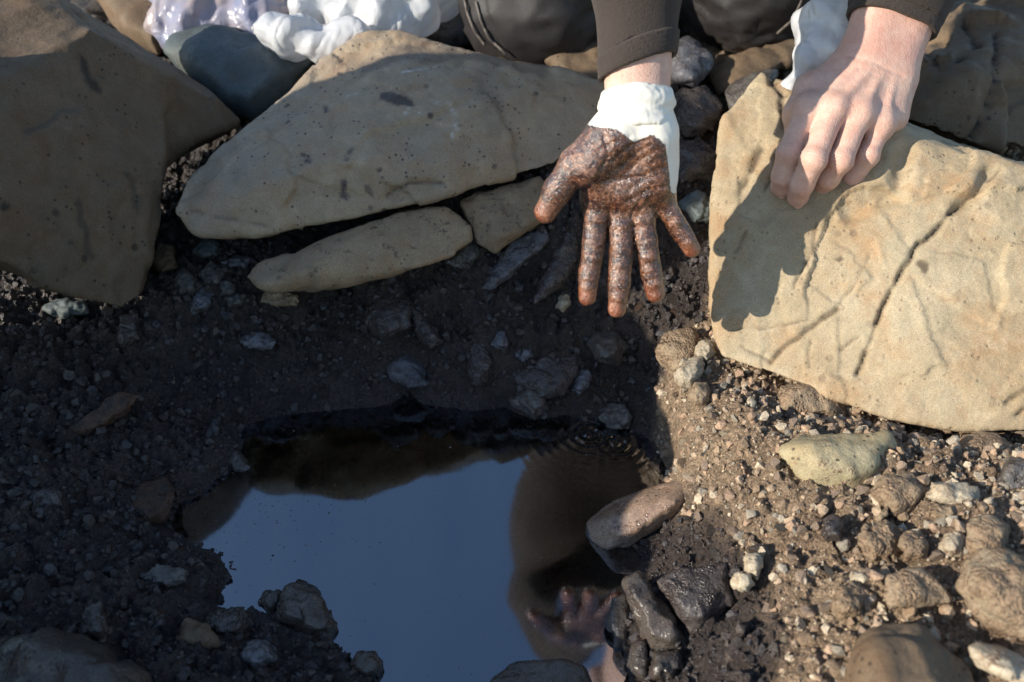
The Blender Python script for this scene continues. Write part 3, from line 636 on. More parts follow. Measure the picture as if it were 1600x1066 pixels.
st('stone', 'grey', 'round green-grey cobble in the bank below the gloved fingers', [(914, 536), (930, 515), (964, 516), (981, 543), (968, 570), (936, 567)], .018, .03, .012, None, .002, 4)
st('stone', 'oily', 'wide black wedge of stone at the back pool edge', [(803, 592), (840, 560), (900, 554), (907, 580), (882, 616), (842, 626)], .010, .04)
st('stone', 'wet', 'wet shiny stone dipping into the back edge of the pool', [(794, 626), (820, 604), (850, 604), (860, 634), (836, 658)], .010, .04)
st('pebble', 'bluegrey', 'pale upright shard beside the black wedge stone', [(890, 612), (902, 582), (920, 574), (926, 590), (908, 618)], .006, .02)
st('stone', 'grey', 'pale stone at the pool edge behind the drip rings', [(934, 652), (948, 633), (975, 634), (991, 650), (980, 668), (950, 667)], .010, .03)
st('pebble', 'bluegrey', 'lavender-grey long pebble in the mud under the long slab', [(374, 534), (384, 522), (420, 520), (432, 534), (425, 546), (390, 546)], .005, .02)
st('stone', 'oily', 'triangular dark pebble under the foot of the left boulder', [(188, 494), (212, 490), (219, 530), (184, 548)], .008, .02, .01)
st('stone', 'slate', 'flat blue-black stone under the lower edge of the left boulder', [(68, 484), (85, 464), (130, 468), (138, 488), (95, 498)], .008, .03, .01)
st('stone', 'rust', 'long thin shard with a pale ridge in the left mud bank', [(56, 698), (120, 654), (188, 613), (224, 614), (205, 642), (135, 684)], .012, .03, .006)
st('stone', 'rust', 'rusty brown stone in the mud left of the pool', [(190, 792), (214, 762), (262, 744), (277, 775), (256, 816), (204, 832)], .010, .03)
st('stone', 'wet', 'wet finger of stone reaching into the pool at its left back corner', [(348, 702), (360, 690), (378, 712), (408, 738), (385, 750), (362, 744)], .008, .03)
st('stone', 'grey', 'flat grey stone in the mud at the lower left of the pool', [(220, 898), (240, 884), (288, 892), (292, 908), (262, 919), (232, 914)], .007, .02, .008)
st('stone', 'oily', 'lumpy brown stone at the lower left pool edge', [(318, 978), (335, 955), (375, 950), (392, 972), (375, 995), (335, 998)], .012, .03)
st('stone', 'brown', 'brown triangular stone below the lumpy stone at lower left', [(272, 1000), (290, 965), (325, 980), (342, 1008), (320, 1018)], .010, .03)
st('stone', 'bluegrey', 'pale blue stone in the mud at the bottom left of the pool', [(374, 1030), (385, 1002), (418, 1000), (432, 1030), (405, 1050)], .010, .03)
st('stone', 'wet', 'large wet wedge-shaped stone standing in the lower left of the pool', [(430, 968), (444, 916), (466, 907), (492, 915), (533, 986), (516, 1012), (480, 990)], .012, .05, .0, PZ(480, 970, .004) @ FW - CAMP @ FW)
st('pebble', 'wet', 'small wet pebble in the water beside the wedge-shaped stone', [(404, 944), (414, 925), (438, 922), (444, 938), (424, 957)], .006, .03, .0, PZ(424, 940, .004) @ FW - CAMP @ FW)
st('stone', 'wet', 'round muddy stone at the pool edge near the bottom', [(549, 1040), (560, 1020), (584, 1017), (597, 1035), (592, 1058), (565, 1060)], .010, .04, .0, PZ(572, 1040, .006) @ FW - CAMP @ FW)
st('boulder', 'wet', 'dark blurred boulder in the bottom left corner', [(-60, 1040), (8, 996), (60, 984), (150, 1000), (222, 1050), (245, 1110), (-60, 1130)], .03, .08, .01, None, .004, 3)
st('stone', 'oily', 'upright olive stone above the corner boulder at lower left', [(122, 995), (135, 948), (158, 940), (170, 985), (160, 1002)], .010, .03, .01)
st('stone', 'oily', 'low dark stone near the left edge above the rusty stone', [(28, 785), (60, 765), (95, 768), (100, 790), (60, 800)], .008, .03)
# right bank
st('stone', 'oiled', 'long cylindrical oil-smeared stone lying half in the pool', [(912, 818, .922), (948, 786, .930), (1020, 760, .928), (1074, 746, .918), (1096, 772, .905), (1046, 818, .902), (988, 853, .903), (948, 862, .903), (922, 844, .912)], .026, .05, 0, .915, .0008, 8, 0)
st('stone', 'dirtytan', 'brown-topped block at the corner of the right bank', [(1020, 548), (1040, 522), (1080, 514), (1098, 540), (1088, 582), (1052, 592)], .014, .05, .012, None, .003)
st('pebble', 'pale', 'whitish pebble touching the lower left corner of the tan block', [(1086, 552), (1092, 534), (1112, 532), (1118, 552), (1104, 564)], .009, .02, .016)
st('pebble', 'pale', 'cream angular pebble on the corner of the right bank', [(1054, 586), (1066, 560), (1096, 558), (1101, 580), (1080, 606), (1062, 602)], .012, .02, .022)
st('pebble', 'dirtytan', 'round tan pebble below the cream pebble', [(1074, 618), (1084, 596), (1106, 596), (1114, 616), (1102, 634), (1084, 634)], .012, .02, .016, None, .001, 4)
st('pebble', 'pale', 'small pale chip on the gravel below the tan block corner', [(1166, 632), (1172, 618), (1182, 630), (1178, 640)], .005, .012)
st('stone', 'dirtytan', 'tan stone half in shade under the lower edge of the tan block', [(1202, 642), (1216, 602), (1262, 594), (1322, 620), (1318, 652), (1252, 658)], .015, .05, .008)
st('stone', 'oval', 'large oval pale olive stone in the right gravel', [(1207, 706), (1224, 686), (1290, 676), (1390, 672), (1404, 700), (1386, 746), (1332, 769), (1260, 756)], .020, .06, .012, None, .002, 5)
st('stone', 'rust', 'brown stone wedged under the tan block', [(1390, 668), (1395, 648), (1415, 652), (1432, 672), (1412, 680)], .008, .03)
st('pebble', 'pale', 'pale pebble right of the large oval stone', [(1420, 690), (1432, 680), (1452, 690), (1456, 712), (1440, 712)], .008, .02)
st('stone', 'cake', 'mud-covered stone under the lower right end of the tan block', [(1478, 716), (1500, 682), (1555, 676), (1592, 700), (1575, 730), (1510, 738)], .015, .05)
st('stone', 'grey', 'smooth grey stone at the right edge below the tan block', [(1552, 750), (1575, 718), (1630, 712), (1640, 770), (1575, 778)], .015, .05, .01)
st('stone', 'cake', 'muddy tan lump right of the large oval stone', [(1363, 770), (1380, 742), (1425, 738), (1448, 765), (1440, 800), (1395, 808)], .015, .03)
st('stone', 'pale', 'whitish wedge-shaped stone with a flat front in the right gravel', [(1446, 776), (1456, 754), (1500, 764), (1531, 758), (1533, 786), (1490, 790)], .008, .03, .014, None, .0015, 1)
st('pebble', 'dirtytan', 'tan pebble under the whitish wedge-shaped stone', [(1453, 800), (1462, 788), (1490, 790), (1502, 806), (1480, 816)], .008, .02)
st('pebble', 'dirtytan', 'thin splinter of stone below the muddy tan lump', [(1366, 812), (1388, 784), (1394, 790), (1374, 818)], .004, .01, .008)
st('pebble', 'oily', 'square purplish-black pebble in the sunlit gravel', [(1287, 846), (1289, 812), (1306, 806), (1318, 815), (1316, 848)], .008, .02, .012)
st('stone', 'cake', 'lumpy pale conglomerate stone in the lower right gravel', [(1343, 850), (1352, 822), (1385, 812), (1408, 830), (1400, 872), (1360, 880)], .012, .03, .01, None, .004)
st('stone', 'cake', 'rounded brown lump right of the pale conglomerate', [(1402, 855), (1412, 830), (1438, 828), (1454, 850), (1445, 874), (1415, 876)], .012, .03, .008)
st('stone', 'pale', 'rounded pale pebble among the lower right lumps', [(1469, 855), (1478, 834), (1500, 830), (1512, 848), (1502, 868), (1480, 868)], .012, .03)
st('stone', 'cake', 'squarish tan lump near the right edge', [(1503, 862), (1510, 820), (1545, 808), (1578, 822), (1575, 866), (1530, 878)], .014, .03)
st('stone', 'dirtytan', 'flat triangular brown stone in the lower right', [(1380, 930), (1385, 896), (1440, 884), (1487, 938), (1446, 941), (1390, 953)], .008, .03, .018, None, .0015, 1)
st('pebble', 'pale', 'yellowish pebble left of the triangular brown stone', [(1324, 910), (1330, 892), (1352, 890), (1358, 908), (1342, 918)], .008, .02)
st('stone', 'cake', 'gravel-caked lump left of the triangular brown stone', [(1296, 945), (1310, 915), (1345, 912), (1362, 940), (1345, 968), (1312, 966)], .012, .03, .008, None, .004)
st('boulder', 'brown', 'dull blurred boulder at the bottom right', [(1322, 1060), (1336, 1008), (1362, 980), (1432, 974), (1500, 1030), (1535, 1100), (1320, 1110)], .03, .07, .02, None, .003, 4)
st('boulder', 'cake', 'large greyish tan boulder at the lower right edge', [(1498, 920), (1512, 885), (1545, 866), (1620, 878), (1650, 1020), (1570, 992)], .03, .06, .02, None, .005, 3)
st('stone', 'pale', 'sunlit pale stone in the bottom right corner', [(1512, 1010), (1560, 1008), (1640, 1060), (1640, 1090), (1580, 1070), (1530, 1040)], .015, .04, .01)
st('pebble', 'pale', 'pinkish pebble in the sunlit gravel, upper of two', [(1164, 890), (1168, 866), (1184, 862), (1193, 884), (1184, 906)], .009, .02, .010)
st('pebble', 'pale', 'pinkish pebble in the sunlit gravel, lower of two', [(1143, 912), (1152, 896), (1172, 896), (1179, 914), (1162, 926)], .009, .02, .010)
st('flat_stone', 'oily', 'broad blue-black slab in shade beside the right pool edge', [(1022, 906), (1060, 884), (1132, 884), (1142, 940), (1112, 986), (1080, 990)], .012, .04, .012)
st('stone', 'wet', 'wet long stone with a sunlit patch at the right pool edge', [(974, 908), (1000, 894), (1042, 950), (1076, 1000), (1062, 1021), (1016, 1019), (990, 962)], .015, .05, .018)
st('stone', 'wet', 'black wet stone at the waterline left of the long wet stone', [(950, 980), (958, 935), (978, 930), (988, 965), (980, 1010), (960, 1014)], .008, .05, .012)
st('stone', 'wet', 'small glistening stone at the waterline near the bottom', [(984, 1050), (990, 1008), (1005, 1000), (1014, 1035), (1008, 1070)], .008, .05, .012)
st('stone', 'wet', 'olive block under the long wet stone', [(1018, 1056), (1022, 1020), (1060, 1016), (1070, 1045), (1045, 1066)], .008, .04, .012)
st('stone', 'wet', 'flat olive stone rising from the water at the bottom of the pool', [(762, 1066), (800, 1036), (880, 1030), (914, 1042), (930, 1075), (905, 1110), (775, 1110)], .010, .06, .0, PZ(840, 1066, .004) @ FW - CAMP @ FW, .001, 4)
# stones lying under the water
st('stone', 'dirtytan', 'brown stone under the water at the right of the pool, larger one', [(852, 940), (870, 905), (905, 885), (925, 920), (900, 955)], .01, .05, 0, PZ(885, 925, -.028) @ FW - CAMP @ FW)
st('stone', 'dirtytan', 'brown stone under the water beside the long wet stone', [(918, 960), (930, 925), (955, 930), (962, 965), (940, 985)], .01, .05, 0, PZ(940, 950, -.026) @ FW - CAMP @ FW)
for i, (name, mat, label, out, bulge, thick, lift, D, amp, rnd, tilt, group, inner) in enumerate(ST):
    c = np.mean(np.array([o[:2] for o in out], float), 0)
    if D is None: D = ground_hit(*c) - lift - .004
    h = outline_hull(out, D, bulge, thick, RS, tilt if len(out[0]) == 2 else 0, inner)
    e = np.ptp(np.array(h), axis=0).max()
    add(name, rock_mesh(name, [h], max(e / 42, 0.0012), max(rnd - 1, 1), amp, min(.0014, amp * .5), i + 20, K=(9, 40)), M[mat], label=label, cat='stone' if name == 'flat_stone' else name, group=group)

# --- mid-size pebbles and clods, one by one, then loose gravel
def hull_shape(rs, n=14):
    q = rs.normal(size=(n, 3)); q /= np.linalg.norm(q, axis=1)[:, None]; q *= rs.uniform(.75, 1.0, (n, 1))
    bm = bmesh.new(); [bm.verts.new(Vector(v)) for v in q]
    r = bmesh.ops.convex_hull(bm, input=bm.verts); bmesh.ops.triangulate(bm, faces=bm.faces)
    bm.verts.index_update(); V = np.array([v.co[:] for v in bm.verts]); F = np.array([[v.index for v in f.verts] for f in bm.faces]); bm.free()
    return V, F
SH = [hull_shape(RNG, 16) for _ in range(24)]
def rot(rs):
    q = rs.normal(size=4); q /= np.linalg.norm(q); a, b, c, d = q
    return np.array([[1 - 2 * (c * c + d * d), 2 * (b * c - a * d), 2 * (b * d + a * c)], [2 * (b * c + a * d), 1 - 2 * (b * b + d * d), 2 * (c * d - a * b)], [2 * (b * d - a * c), 2 * (c * d + a * b), 1 - 2 * (b * b + c * c)]])
taken = [np.mean(np.array([q[:2] for q in o[3]], float), 0) for o in ST]; trad = [max(np.ptp([q[0] for q in o[3]]), np.ptp([q[1] for q in o[3]])) * .5 for o in ST]
PT = []
for k in range(10):
    q = RNG.normal(size=(12, 3)); q /= np.linalg.norm(q, axis=1)[:, None]; q *= np.array([1, .8, .62])
    PT.append(rock_mesh('pebble', [list(q)], 0.11, 1, .10, .02, k, K=(8, 30)))
DK = ['oily', 'oily', 'bluegrey', 'oily', 'rust', 'grey']; LT = ['dirtytan', 'pale', 'cake', 'grey', 'dirtytan']
def zone_of(px, py, dry):
    if dry:
        if py < 760: return 'small tan pebble in the sunlit gravel below the tan block', 'tan pebbles below the tan block', LT
        if px < 1290: return 'small tan pebble in the sunlit gravel beside the pool', 'tan pebbles beside the pool', LT
        return 'small tan pebble among the lumpy stones at lower right', 'tan pebbles among the lower right lumps', LT
    if px > 930 and py > 700: return 'small dark pebble in the shade at the right pool edge', 'dark pebbles at the right pool edge', DK
    if py < 660 and px > 760: return 'small oil-blackened pebble in the mud below the gloved hand', 'blackened pebbles below the gloved hand', DK
    if py < 660 and px > 330: return 'small oil-blackened pebble in the mud below the long slab', 'blackened pebbles below the long slab', DK
    if py < 620: return 'small dark pebble in the mud below the left boulder', 'dark pebbles below the left boulder', DK
    if py < 800: return 'small dark pebble in the shaded mud left of the pool', 'dark pebbles left of the pool', DK
    if px < 210: return 'small dark pebble in the mud near the lower left corner', 'dark pebbles near the lower left corner', DK
    return 'small dark pebble in the mud at the lower left pool edge', 'dark pebbles at the lower left pool edge', DK
cnt = 0; tries = 0; mats = {}
while cnt < 150 and tries < 4000:
    tries += 1
    px, py = RNG.uniform(0, 1600), RNG.uniform(450, 1066)
    if inside(np.array([px]), np.array([py]), [(x, y) for x, y in POOL_PX])[0]: continue
    if px > 1100 and py < 660: continue
    if px < 230 and py < 500: continue
    if any(np.hypot(*(t - (px, py))) < r_ + 12 for t, r_ in zip(taken, trad)): continue
    D = ground_hit(px, py); q = P(px, py, D)
    dry_ = oil_shade_mask(q[:1], q[1:2])[0] < .5
    r = RNG.uniform(7, 15) / FPX * D * (.9 if dry_ else 1.0)
    lb, gp, ms = zone_of(px, py, dry_); me0 = PT[cnt % 10]; mt = ms[int(RNG.integers(len(ms)))]
    key = (cnt % 10, mt)
    if key not in mats: mats[key] = me0.copy(); mats[key].materials.append(M[mt])
    o = bpy.data.objects.new('pebble', mats[key]); COL.objects.link(o); o.location = q + np.array([0, 0, .05 * r]); o.scale = (r, r, r)
    o.rotation_euler = (RNG.normal() * .4, RNG.normal() * .4, RNG.uniform(0, 6.28))
    o['label'] = lb; o['category'] = 'pebble'; o['group'] = gp
    taken.append(np.array([px, py])); trad.append(10); cnt += 1

def scatter(name, label, n, zone):
    x = RNG.uniform(-.75, .8, n * 4); y = RNG.uniform(.3, 1.15, n * 4)
    o_ = oil_shade_mask(x, y); keep = (o_ > .5) if zone == 'oil' else (o_ <= .5)
    x, y = x[keep], y[keep]
    d = poly_dist(x, y, POOL, True); ins = inside(x, y, POOL); keep = ~(ins & (d > .006)); x, y = x[keep][:n], y[keep][:n]
    z = ground_h(x, y); n = len(x)
    r = 0.0016 + 0.0075 * RNG.random(n) ** 4.5
    VV, FF, CC, WW = [], [], [], []; off = 0
    base = np.array([[.034, .026, .024], [.048, .037, .033], [.056, .050, .052], [.038, .029, .026], [.065, .050, .042]]) if zone == 'oil' else np.array([[.38, .28, .19], [.28, .195, .125], [.48, .39, .28], [.20, .145, .105], [.35, .235, .155], [.29, .25, .195]])  # oily set is darkened along with the shaded mud
    for i in range(n):
        v, f = SH[i % len(SH)]
        s_ = r[i] * np.array([1, RNG.uniform(.65, 1), RNG.uniform(.5, .9)])
        VV.append((v * s_) @ rot(RNG).T + (x[i], y[i], z[i] + (.12 if zone == 'oil' else .25) * r[i])); FF.append(f + off); off += len(v)
        c = base[int(RNG.integers(len(base)))] * RNG.uniform(.7, 1.3); CC.append(np.repeat(c[None], len(v), 0))
        WW.append(np.full(len(v), (RNG.uniform(.55, 1.0) if zone == 'oil' else RNG.uniform(0, .15))))
    add(name, make_mesh(name, np.concatenate(VV), np.concatenate(FF), False, {'col': np.concatenate(CC), 'wet': np.concatenate(WW)}), M['gravel'], label=label, cat='gravel', kind='stuff')
scatter('oily_gravel', 'fine oily gravel darkened for the shade, in the mud around the pool', 20000, 'oil')
scatter('dry_gravel', 'fine tan and brown gravel on the sunlit right bank', 17000, 'dry')

# ------------------------------------------------------------------ the person, kneeling behind the pit
def uni(*ds):
    o = ds[0]
    for d in ds[1:]: o = np.minimum(o, d)
    return o
def chain(p, pts, rad, k=None):
    o = None
    for a, b, ra, rb in zip(pts[:-1], pts[1:], rad[:-1], rad[1:]):
        c = cone(p, a, b, ra, rb); o = c if o is None else (np.minimum(o, c) if k is None else smin(o, c, k))
    return o
def sdf_mesh(fn, lo, hi, h, relax_it=1):
    B = 10; lo = np.asarray(lo, float); n = np.ceil((np.asarray(hi) - lo) / (h * B)).astype(int)
    ax = [lo[i] + h * (np.arange(n[i]) * B + (B - 1) / 2) for i in range(3)]
    ctr = np.stack(np.meshgrid(*ax, indexing='ij'), -1).astype(np.float32).reshape(-1, 3)
    fc = fn(ctr); F = np.repeat(np.repeat(np.repeat(np.sign(fc).reshape(n), B, 0), B, 1), B, 2).astype(np.float32)
    act = np.argwhere(np.abs(fc.reshape(n)) < h * B * 1.25)          # only blocks near the surface
    loc = np.stack(np.meshgrid(*[np.arange(B)] * 3, indexing='ij'), -1)
    pts = (act[:, None, None, None, :] * B + loc[None]); fv = fn((pts.reshape(-1, 3) * h + lo).astype(np.float32))
    F[tuple(pts.reshape(-1, 3).T)] = fv
    V, Q = surface_nets(F, lo, h)
    return relax(V, Q, relax_it), Q
def bounds(pts, pad): pts = np.array(pts); return pts.min(0) - pad, pts.max(0) + pad

# --- joints in the place (metres)
GW = P(995, 196, .806)                                   # gloved wrist
GE = np.array([.095, .935, .655]); GS = np.array([.06, 1.16, .86])
BW = P(1372, 104, .934)                                  # bare wrist
BE = P(1530, -215, .92); BS = np.array([.47, 1.17, .86])
PEL = np.array([.27, 1.52, .50]); CHS = np.array([.265, 1.27, .80]); NECK = np.array([.265, 1.15, .93]); HEAD = np.array([.265, 1.06, 1.03])
KL = P(838, -2, 1.27); KR = P(1180, -38, 1.30)           # knees
HL = np.array([.17, 1.52, .50]); HR = np.array([.37, 1.53, .50])
FL = np.array([.09, 1.62, .33]); FR = np.array([.44, 1.64, .33])

# --- bare hand on the rock (back of the hand towards the camera)
BSC = 1.075
def bp(cx, cy, D): return P(1100 + cx / 3.046, cy / 3.046, D + .073)
hand_f = {  # index, middle, ring, little: MCP, PIP, DIP, tip
    'i': ([bp(500, 520, .844), bp(406, 728, .838), bp(376, 838, .856), bp(368, 888, .871)], [.0136, .0128, .0122, .0108]),
    'm': ([bp(612, 522, .836), bp(520, 762, .820), bp(466, 878, .840), bp(448, 935, .860)], [.0140, .0131, .0124, .0110]),
    'r': ([bp(735, 545, .838), bp(648, 765, .828), bp(590, 848, .850), bp(562, 885, .868)], [.0136, .0126, .0120, .0106]),
    'l': ([bp(838, 590, .846), bp(778, 745, .842), bp(708, 842, .860), bp(672, 882, .875)], [.0124, .0113, .0106, .0094])}
wa = bp(740, 290, .868); wb = bp(905, 330, .872)
fa = bp(830, 40, .872); fb = bp(1050, 70, .876)
def bare_fore(p): return smin(cone(p, bp(870, -60, .872), wa, .0285, .0225), cone(p, bp(1030, -40, .876), wb, .0285, .0225), .03)
def bare_hand(p):
    # forearm + wrist: two bones side by side
    o = bare_fore(p)
    palm = None
    for k, (f, r0) in {'i': (hand_f['i'], .0145), 'm': (hand_f['m'], .0150), 'r': (hand_f['r'], .0145), 'l': (hand_f['l'], .0135)}.items():
        t = {'i': 0.05, 'm': .35, 'r': .65, 'l': .95}[k]
        c = cone(p, wa + (wb - wa) * t, f[0][0] + FW * .002, .0185, r0)
        palm = c if palm is None else smin(palm, c, .014)
        palm = smin(palm, cone(p, wa + (wb - wa) * t + FW * .012, f[0][0] + FW * .014, .017, .013), .014)
    o = smin(o, palm, .022)
    # thumb tucked behind the index side, first web muscle
    o = smin(o, chain(p, [bp(690, 330, .872), bp(505, 420, .868), bp(440, 540, .872), bp(430, 640, .885)], [.018, .0155, .013, .011], .01), .014)
    o = smin(o, cone(p, bp(925, 400, .868), bp(905, 560, .862), .016, .015), .016)       # little-finger edge of the hand
    fs = []
    for k, (pts, rad) in hand_f.items():
        c = chain(p, pts, rad, .004)
        c = smin(c, np.sqrt(((p - pts[1] + FW * .0015) ** 2).sum(-1)) - rad[1] * .99, .004)   # knuckle
        c = smin(c, np.sqrt(((p - pts[3] - FW * .001) ** 2).sum(-1)) - rad[3] * .98, .004)
        fs.append(c)
    o = smin(o, uni(*fs), .0075)
    for k, (pts, rad) in hand_f.items():      # knuckle heads and extensor tendons
        o = smin(o, np.sqrt(((p - pts[0] + FW * .004) ** 2).sum(-1)) - .0118, .014)
        t = {'i': 0.15, 'm': .38, 'r': .6, 'l': .85}[k]
        o = smin(o, cone(p, wa + (wb - wa) * t - FW * .0165, pts[0] - FW * .0135, .0018, .0022), .007)
    # veins
    for pl in ([(800, 390), (760, 440), (790, 500), (840, 560)], [(760, 440), (690, 480), (660, 560)], [(830, 480), (890, 500)]):
        q = [bp(x, y, .842 + .012 * (abs(x - 730) / 250)) for x, y in pl]
        o = smin(o, chain(p, q, [.0030] * len(q)), .005)
    return o
allb = [q for f, _ in hand_f.values() for q in f] + [bp(845, -60, .872), bp(1030, -40, .876), bp(1080, 300, .87), bp(430, 640, .89)]
lo, hi = bounds(allb, .036)
BHV, BHQ = sdf_mesh(bare_hand, lo, hi, .0014, 2)
N = normals(BHV, BHQ); px, py, D = to_pix(BHV)
cx, cy = (px - 1100) * 3.046, py * 3.046
dsp = np.zeros(len(BHV)); red = np.zeros(len(BHV)); front = (N @ FW) < 0.2
for pl, wd, dp in [([(690, 268), (800, 290), (880, 330), (945, 362)], 8, .0008), ([(720, 285), (820, 310), (900, 350)], 6, .0004), ([(650, 300), (760, 330), (850, 380)], 8, .0003)]:
    dsp -= dp * np.exp(-(poly_dist(cx, cy, pl) / wd) ** 2) * front
for k, (pts, rad) in hand_f.items():
    for j, amp_, sg in ((1, 1.0, 13), (2, .7, 10)):
        q = BHV - pts[j]; ax = pts[j + 1] - pts[j - 1]; ax = ax / np.linalg.norm(ax); s_ = q @ ax; rr = np.linalg.norm(q, axis=1)
        wv = np.cos(s_ / .0031 * 2 * math.pi + 1.5 * perlin(BHV * 160)) * np.exp(-(s_ / .0055) ** 2) * (rr < .02)
        dsp += amp_ * .00042 * wv * front
        red = np.maximum(red, (.9 if j == 1 else .7) * np.exp(-(rr / .011) ** 2))
    rr = np.linalg.norm(BHV - pts[3], axis=1); red = np.maximum(red, .85 * np.exp(-(rr / .012) ** 2))
    rr = np.linalg.norm(BHV - pts[0], axis=1); red = np.maximum(red, .5 * np.exp(-(rr / .013) ** 2))
    q = (pts[0] + pts[1]) / 2; rr = np.linalg.norm(BHV - q, axis=1); red = np.maximum(red, .3 * np.exp(-(rr / .02) ** 2))
dsp += .0003 * fbm(BHV, 120, 3) + .0005 * perlin(BHV * 45)
BHV = BHV + N * dsp[:, None]; BHR = np.clip(red + .12 + .35 * smooth01(cy, 330, 240) + .35 * fbm(BHV, 40, 3), 0, 1)

# --- gloved hand, palm to the camera, fingers spread and hanging
def gp(cx, cy, D): return P(700 + cx / 2.1326, cy / 2.1326, D - .084 + .085 * max(cy - 400, 0) / 600)
gf = {'i': ([gp(500, 650, .884), gp(487, 800, .872), gp(470, 915, .863), gp(464, 990, .858)], [.0128, .0112, .0104, .0088]),
      'm': ([gp(572, 680, .884), gp(577, 820, .868), gp(571, 940, .858), gp(563, 1030, .853)], [.0130, .0117, .0109, .0090]),
      'r': ([gp(640, 665, .884), gp(658, 800, .870), gp(676, 905, .862), gp(690, 978, .858)], [.0126, .0112, .0105, .0090]),
      'l': ([gp(700, 640, .886), gp(735, 705, .878), gp(778, 775, .874), gp(812, 830, .872)], [.0118, .0100, .0094, .0082])}
th = ([gp(520, 455, .882), gp(425, 545, .872), gp(366, 632, .868), gp(326, 706, .868)], [.0170, .0145, .0128, .0112])
gw1, gw2 = gp(592, 395, .890), gp(664, 400, .892)
def glove_hand(p):
    o = smin(cone(p, gw1 + UP * .02, gp(585, 450, .888), .0200, .0205), cone(p, gw2 + UP * .02, gp(672, 450, .89), .0200, .0205), .02)
    palm = None
    for k, t in (('i', 0), ('m', .33), ('r', .66), ('l', 1.0)):
        c = cone(p, gp(575 + t * 105, 440, .888), gf[k][0][0] + FW * .003, .0175, .0145); palm = c if palm is None else smin(palm, c, .016)
        palm = smin(palm, cone(p, gp(575 + t * 105, 440, .896), gf[k][0][0] + FW * .010, .017, .013), .014)
    palm = smin(palm, ellipsoid(p, gp(612, 530, .888), np.array([RT, UP, FW]), (.042, .046, .019)), .014)
    palm = smin(palm, cone(p, gp(575, 435, .884), gp(672, 435, .886), .019, .018), .014)
    o = smin(o, palm, .014)
    o = smin(o, cone(p, gp(545, 470, .872), gp(470, 560, .866), .0175, .0155), .016)   # ball of the thumb
    o = smin(o, cone(p, gp(690, 470, .876), gp(698, 600, .876), .0165, .0135), .014)   # heel, little finger side
    o = smin(o, cone(p, gp(520, 630, .879), gp(690, 620, .881), .0075, .0075), .016)   # pads under the fingers
    fs = [chain(p, *gf[k], .003) for k in gf] 
    for k in gf:                                           # finger pads
        pts, rad = gf[k]
        for a, b in ((0, 1), (1, 2), (2, 3)):
            mid = (pts[a] + pts[b]) / 2 - FW * .0022; fs.append(np.sqrt(((p - mid) ** 2).sum(-1)) - (rad[a] + rad[b]) * .475)
    f = fs[0]
    o = smin(o, uni(*fs), .010)
    t_ = chain(p, *th, .006)
    o = smin(o, t_, .012)
    o = smin(o, cone(p, gp(480, 560, .874), gp(500, 640, .880), .012, .011), .012)       # web
    return o
allg = [q for f, _ in gf.values() for q in f] + th[0] + [gw1 + UP * .02, gw2 + UP * .02]
lo, hi = bounds(allg, .032)
GHV, GHQ = sdf_mesh(glove_hand, lo, hi, .0014, 2)
N = normals(GHV, GHQ); px, py, D = to_pix(GHV); cx, cy = (px - 700) * 2.1326, py * 2.1326
front = (N @ FW) < 0.25; dsp = np.zeros(len(GHV))
creases = [([(520, 455), (535, 520), (500, 590), (455, 640)], 8, .0016), ([(720, 560), (640, 590), (560, 600), (490, 610)], 8, .0013), ([(735, 620), (660, 640), (600, 670)], 8, .0013), ([(545, 540), (600, 490), (660, 465)], 6, .0012), ([(560, 565), (620, 515), (680, 480)], 5, .0009), ([(590, 580), (640, 530), (700, 500)], 5, .0009),
           ([(600, 640), (650, 600), (710, 580)], 5, .0009), ([(610, 720), (650, 650), (690, 610)], 5, .0009), ([(625, 735), (665, 670), (690, 640)], 5, .0008), ([(560, 620), (540, 700), (535, 750)], 6, .0008), ([(505, 500), (560, 470), (610, 455)], 6, .0009)]
for pl, wd, dp in creases: dsp -= dp * np.exp(-(poly_dist(cx + 6 * perlin(GHV * 80), cy + 6 * perlin(GHV * 80 + 4), pl) / wd) ** 2) * front
for k in gf:
    pts, rad = gf[k]
    for j in (1, 2):
        q = GHV - pts[j]; ax = pts[j + 1] - pts[j - 1]; ax = ax / np.linalg.norm(ax); s_ = q @ ax; rr = np.linalg.norm(q, axis=1)
        dsp -= .0005 * np.exp(-(s_ / .0018) ** 2) * (rr < .022) * front
dsp += .0006 * fbm(GHV, 70, 3) + .0005 * ridged(GHV * np.array([1, 1, .4]), 110) * front
GHV = GHV + N * dsp[:, None]
yedge = np.interp(cx, [400, 500, 560, 620, 680, 725, 745], [400, 420, 428, 470, 445, 480, 640])
oil = smooth01(cy - yedge, -14, 22) * smooth01(N @ FW, .55, .15) * smooth01(748 + 0 * cx - cx + 400 * (cy > 640), -4, 14)
tip = np.zeros(len(GHV))
for pts in [gf[k][0] for k in gf] + [th[0]]: tip = np.maximum(tip, smooth01(np.linalg.norm(GHV - pts[3], axis=1), .020, .006))
# --- forearm above the glove
def fore(p):
    return smin(cone(p, gp(600, 430, .890), gp(590, -60, .882), .0190, .0240), cone(p, gp(662, 430, .892), gp(670, -60, .886), .0190, .0240), .03)
lo, hi = bounds([gp(585, 430, .89), gp(560, -60, .882), gp(690, -60, .886), gp(668, 430, .892)], .04)
FAV, FAQ = sdf_mesh(fore, lo, hi, .0022, 2)

